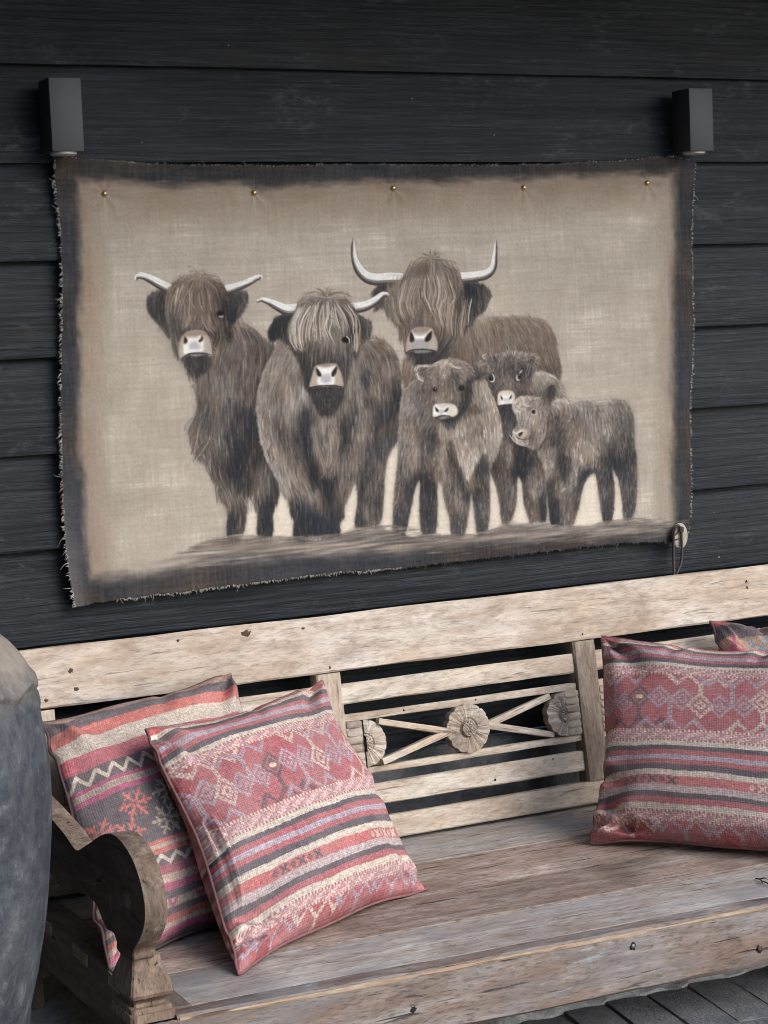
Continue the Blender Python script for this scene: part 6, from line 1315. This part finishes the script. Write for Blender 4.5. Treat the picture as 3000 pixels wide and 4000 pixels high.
def kilim_tan(seed):
    N_ = 400; S = Painting(N_, N_); TAN, MAG, BLU = (158, 116, 88), (158, 62, 90), (122, 128, 138)
    for a, c, col in [(0, 14, (178, 88, 84)), (14, 44, DARK), (44, 120, TAN), (120, 160, (64, 54, 56)), (160, 200, (172, 150, 130)), (200, 240, DARK), (240, 320, RED), (320, 400, DARK)]: S.img[a:c] = np.array(col, float)
    for k in range(5): star(S, 8+k*92, 82, 44, MAG if k % 2 == 0 else BLU, TAN); S.fill([(8+k*92-16, 82), (8+k*92, 62), (8+k*92+16, 82), (8+k*92, 102)], MAG if k % 2 == 0 else BLU, 1, .8, smooth=False)
    return finish(S, seed)
# ================================================================ cushions
def cushion(label, TL, TR, BR, BL, img, thick, seed, N_=300, pinch=.07, folds=1., dogear=None, dark=False, backN=60, crease=()):
    TL, TR, BR, BL = [np.array((p[0], p[1], Z(p[2]))) for p in (TL, TR, BR, BL)]
    c0 = (TL+TR+BR+BL)/4; base = np.array((c0[0], c0[1], Z(-1.70)))
    nrm = np.cross(TR-BL, TL-BR); nrm = nrm/np.linalg.norm(nrm)
    if nrm[1] > 0: nrm = -nrm
    root = empty('cushion', base); tag(root, label, 'cushion', 'cushions on the bench')
    g = np.random.default_rng(seed); ph = g.uniform(0, 6.28, 12)
    def shape(n, side):
        u, v = np.meshgrid(np.linspace(0, 1, n), np.linspace(0, 1, n)); s, t = 2*u-1, 2*v-1
        # edges draw in between the corners
        s2 = s*(1-pinch*(1-t*t)*np.abs(s)**3); t2 = t*(1-pinch*(1-s*s)*np.abs(t)**3)
        s2 = s2+.012*np.sin(t*5+ph[0])*np.abs(s)**4; t2 = t2+.012*np.sin(s*5.5+ph[1])*np.abs(t)**4
        uu, vv = (s2+1)/2, (t2+1)/2
        B = (TL*((1-uu)*(1-vv))[..., None]+TR*(uu*(1-vv))[..., None]+BR*(uu*vv)[..., None]+BL*((1-uu)*vv)[..., None])
        prof = np.clip((1-np.abs(s)**2.4)*(1-np.abs(t)**2.4), 0, 1)**.48
        sag = 1+.22*t
        h = thick*prof*sag
        w = 0
        for i, (cu, cv) in enumerate(((0, 0), (1, 0), (1, 1), (0, 1))):
            du, dv = (u-cu), (v-cv); r = np.hypot(du, dv); an = np.arctan2(np.abs(dv), np.abs(du))
            w = w+np.sin(an*7+ph[2+i])*np.exp(-((r-.22)/.16)**2)*.010+np.sin(an*11+ph[6+i])*np.exp(-((r-.12)/.09)**2)*.006
        w = w+.005*np.sin(u*9+3*v+ph[10])*np.sin(v*5+ph[11])+.006*np.sin(v*13+2*np.sin(u*4))*np.exp(-((u-.04)/.12)**2)+.006*np.sin(v*12+2)*np.exp(-((u-.97)/.12)**2)
        w = w+.006*np.sin(u*14+1.5*np.sin(v*5)+ph[3])*np.exp(-(v/.10)**2)
        edge = np.clip(np.minimum(np.minimum(u, 1-u), np.minimum(v, 1-v))/.05, 0, 1)
        h = h+folds*w*edge
        for (u0, v0, u1, v1, dp, wd) in (crease if side > 0 else ()):
            L2 = (u1-u0)**2+(v1-v0)**2; tt = np.clip(((u-u0)*(u1-u0)+(v-v0)*(v1-v0))/L2, 0, 1); dd = np.hypot(u-u0-tt*(u1-u0), v-v0-tt*(v1-v0))
            h = h-dp*(1-tt)**.7*(np.exp(-(dd/wd)**2)-.45*np.exp(-((dd-2.0*wd)/wd)**2))
        if dogear is not None and side > 0:
            for (cu, cv, am, wd) in dogear:
                r = np.hypot(u-cu, v-cv); h = h-am*np.exp(-((r-wd)/.035)**2)*edge+am*.6*np.exp(-((r-wd*.55)/.05)**2)*edge
        P = B+nrm*(side*h if side > 0 else -h*.95)[..., None]
        return P, u, v
    P, u, v = shape(N_, 1)
    zmin = Z(-1.70)+.004
    P[..., 2] = np.maximum(P[..., 2], zmin)
    def build(name, P, cols, flip, mat):
        n = P.shape[0]; idx = np.arange(n*n).reshape(n, n); q = np.stack([idx[:-1, :-1], idx[1:, :-1], idx[1:, 1:], idx[:-1, 1:]], -1).reshape(-1, 4)
        if flip: q = q[:, ::-1]
        me = bpy.data.meshes.new(name); V = (P.reshape(-1, 3)-base).astype(np.float32)
        me.vertices.add(len(V)); me.vertices.foreach_set('co', V.ravel()); me.loops.add(q.size); me.loops.foreach_set('vertex_index', q.astype(np.int32).ravel())
        me.polygons.add(len(q)); me.polygons.foreach_set('loop_start', np.arange(0, q.size, 4, dtype=np.int32)); me.polygons.foreach_set('loop_total', np.full(len(q), 4, np.int32))
        me.update(calc_edges=True); me.polygons.foreach_set('use_smooth', np.ones(len(q), bool))
        set_colors(me, cols)
        uu, vv = np.meshgrid(np.linspace(0, 1, n), np.linspace(0, 1, n)); UV = np.stack([uu, vv], -1).reshape(-1, 2)
        l = me.uv_layers.new(name='weave'); l.data.foreach_set('uv', UV[q.ravel()].astype(np.float32).ravel()); me.materials.append(mat)
        return put(bpy.data.objects.new(name, me), root, Matrix.Translation(base))
    k = img.shape[0]/N_
    im = lin(img)
    ii = np.clip((np.arange(N_)*k).astype(int), 0, img.shape[0]-1); i2 = np.clip(ii+1, 0, img.shape[0]-1)
    cols = (im[ii][:, ii]+im[i2][:, ii]+im[ii][:, i2]+im[i2][:, i2])/4
    build('front_cover', P, cols.reshape(-1, 3), False, M['kilim'])
    Pb, _, _ = shape(backN, -1); Pb[..., 2] = np.maximum(Pb[..., 2], zmin)
    jb = np.clip((np.arange(backN)*img.shape[0]/backN).astype(int), 0, img.shape[0]-1)
    build('back_cover', Pb, (im[jb][:, jb]).reshape(-1, 3), True, M['kilim'])
    rim = np.concatenate([P[0, ::6], P[::6, -1], P[-1, ::-6], P[::-6, 0]])
    pts = [Vector(p-base) for p in rim]; pts = [p for i, p in enumerate(pts) if (p-pts[i-1]).length > .002]
    a, b = tube(pts, .0034, 6, closed=True); mobj('seam', a, b, M['piping_dark' if dark else 'piping'], root, Matrix.Translation(base), True)
    return root
cushion('kilim cushion with red and cream stars on charcoal, next to the left bench arm', (-.402, -.235, -1.313), (.040, -.150, -1.280), (.035, -.440, -1.695), (-.430, -.640, -1.697), kilim_dark(3), .080, 1, 300, .035, .9, dark=True, crease=[(.02, .12, .16, .20, .014, .03), (1, 0, .75, .12, .012, .03), (0, .8, .2, .86, .014, .03), (.6, 0, .5, .14, .008, .03)])
cushion('striped red kilim cushion leaning against the charcoal starred cushion on the left', (-.252, -.400, -1.322), (.219, -.200, -1.312), (.285, -.520, -1.703), (-.243, -.800, -1.697), kilim_red(5, 0), .082, 2, 400, .085, .8, [(0, 1, .016, .17)], crease=[(.03, .06, .16, .16, .014, .025), (.55, 0, .5, .12, .008, .03), (.93, .0, .80, .14, .014, .03), (.03, .45, .035, .90, .007, .010), (.03, .90, .16, .955, .016, .018), (1, .55, .86, .6, .010, .03), (1, .96, .85, .90, .012, .025)])
cushion('striped red kilim cushion at the right edge, in front of the brown cushion', (.932, -.200, -1.293), (1.262, -.640, -1.302), (1.085, -.890, -1.697), (.742, -.430, -1.697), kilim_red(8, -115), .085, 3, 400, .085, .8, [(0, 1, .018, .16)], crease=[(0, .70, .14, .74, .018, .025), (.02, .92, .28, .985, .022, .022), (.36, 0, .30, .12, .012, .022), (.72, 0, .66, .13, .014, .025), (.05, .05, .2, .13, .010, .03), (0, .5, .1, .46, .008, .03)])
cushion('brown kilim cushion with blue and magenta stars, mostly hidden behind the right cushion', (1.262, -.165, -1.300), (1.640, -.170, -1.335), (1.620, -.46, -1.695), (1.230, -.45, -1.695), kilim_tan(9), .068, 4, 200, .08, 1.3, dark=True, crease=[(.35, 0, .28, .14, .014, .025), (0, .1, .15, .16, .010, .03)])

# ================================================================ clay jar
JX, JY = -.93, -.84
JP = [(.185, -1.920), (.205, -1.917), (.212, -1.89), (.228, -1.83), (.252, -1.755), (.2793, -1.6674), (.2849, -1.6347), (.2919, -1.6043), (.3002, -1.5741), (.3087, -1.5332), (.3154, -1.5029), (.3208, -1.4726), (.3264, -1.4316), (.3307, -1.3912), (.3346, -1.3512), (.3375, -1.2985), (.3378, -1.2682), (.3372, -1.2375), (.3357, -1.2172), (.3326, -1.1869), (.3285, -1.1523), (.3242, -1.1279), (.3225, -1.1115), (.3185, -1.0934), (.3085, -1.0687), (.2955, -1.05), (.283, -1.036), (.2715, -1.0275), (.245, -1.008), (.215, -.990), (.185, -.976), (.160, -.962), (.150, -.945), (.147, -.92), (.150, -.90), (.163, -.888), (.176, -.880), (.180, -.870), (.174, -.862), (.160, -.860), (.148, -.866), (.140, -.885), (.138, -.93), (.150, -.97)]
def jar():
    root = empty('clay_jar', (JX, JY, 0)); tag(root, 'large dark grey clay storage jar with dusty tan shoulder beside the bench arm', 'jar')
    P = smooth_line([(r, z) for r, z in JP], 4); n = 160; vs, fs = [], []
    for r, z in P:
        for k in range(n):
            a = 2*math.pi*k/n; d = 0
            # scalloped collar pressed round the shoulder, with combed marks below it
            sc = abs(math.sin(a*9)); zr = -1.105+.012*sc
            if r > .2 and z > -1.5:
                d += .0065*math.exp(-((z-zr)/.007)**2)-.0035*math.exp(-((z-zr+.016)/.008)**2)
                if -1.16 < z < zr-.01: d += .0055*math.sin(a*110)*math.exp(-((z+1.132)/.014)**2)
            d += .0035*mnoise.noise((math.cos(a)*3, math.sin(a)*3, z*4))+.0012*mnoise.noise((math.cos(a)*14, math.sin(a)*14, z*16))
            vs.append(((r+d)*math.cos(a), (r+d)*math.sin(a), Z(z)))
    m = len(P)
    for i in range(m-1):
        for k in range(n): fs.append((i*n+k, i*n+(k+1) % n, (i+1)*n+(k+1) % n, (i+1)*n+k))
    fs.append(tuple(reversed(range(n)))); fs.append(tuple(range((m-1)*n, m*n)))
    mt, nt, bs = new_mat('dusty_jar_clay'); N = NT(nt); v = N.coords((1, 1, 1), 0)
    a = N.noise(v, 9, 8, .7, .4); b = N.noise(v, 38, 6, .72); c = N.noise(N.coords((1, 1, .35), 0), 16, 6, .7, .3)
    col = N.ramp(N.math('ADD', N.math('MULTIPLY', a, .6), N.math('MULTIPLY', b, .4)), [(.34, (.012, .015, .019)), (.47, (.034, .039, .045)), (.57, (.066, .073, .080)), (.70, (.16, .163, .163))])
    col = N.mix(N.ramp(b, [(.60, 0.), (.70, .7)]), col, (.15, .148, .14))
    col = N.mix(N.ramp(c, [(.50, 0.), (.70, .55)]), col, (.10, .10, .098))
    tc = N.n('ShaderNodeTexCoord'); sx = N.n('ShaderNodeSeparateXYZ'); N.l(tc.outputs['Object'], sx.inputs[0])
    mr = N.n('ShaderNodeMapRange'); mr.inputs[1].default_value = Z(-1.135); mr.inputs[2].default_value = Z(-1.06); N.l(sx.outputs[2], mr.inputs[0])
    tanf = N.math('MULTIPLY', mr.outputs[0], N.ramp(a, [(.30, .35), (.52, 1.)]))
    col = N.mix(tanf, col, N.mix(b, (.12, .10, .08), (.36, .30, .24)))
    N.l(col, bs.inputs['Base Color']); bs.inputs['Roughness'].default_value = .78; bs.inputs['Specular IOR Level'].default_value = .35
    N.l(N.bump(N.math('ADD', a, N.math('MULTIPLY', b, .9)), .7, .008), bs.inputs['Normal'])
    body = mobj('jar_body', vs, fs, mt, root, Matrix.Translation((JX, JY, 0)), True)
    fix_normals(body)
jar()

# ================================================================ dry twig lying on the seat
tw = empty('twig', (.862, -.868, Z(-1.6995))); tag(tw, 'small dry brown twig lying on the seat at the right edge', 'twig')
for nm, pts in (('stem', [(.866, -.842, .002), (.866, -.855, .004), (.863, -.868, .003), (.862, -.884, .004), (.855, -.902, .002)]), ('side_shoot', [(.866, -.855, .004), (.872, -.862, .007), (.876, -.872, .005)]), ('side_shoot', [(.863, -.868, .003), (.855, -.876, .006), (.850, -.886, .004)])):
    a, b = tube([(x, y, Z(-1.6995)+z) for x, y, z in pts], [.0016]*(len(pts)-1)+[.0007], 6); mobj(nm, a, b, M['knot'], tw, None, True)
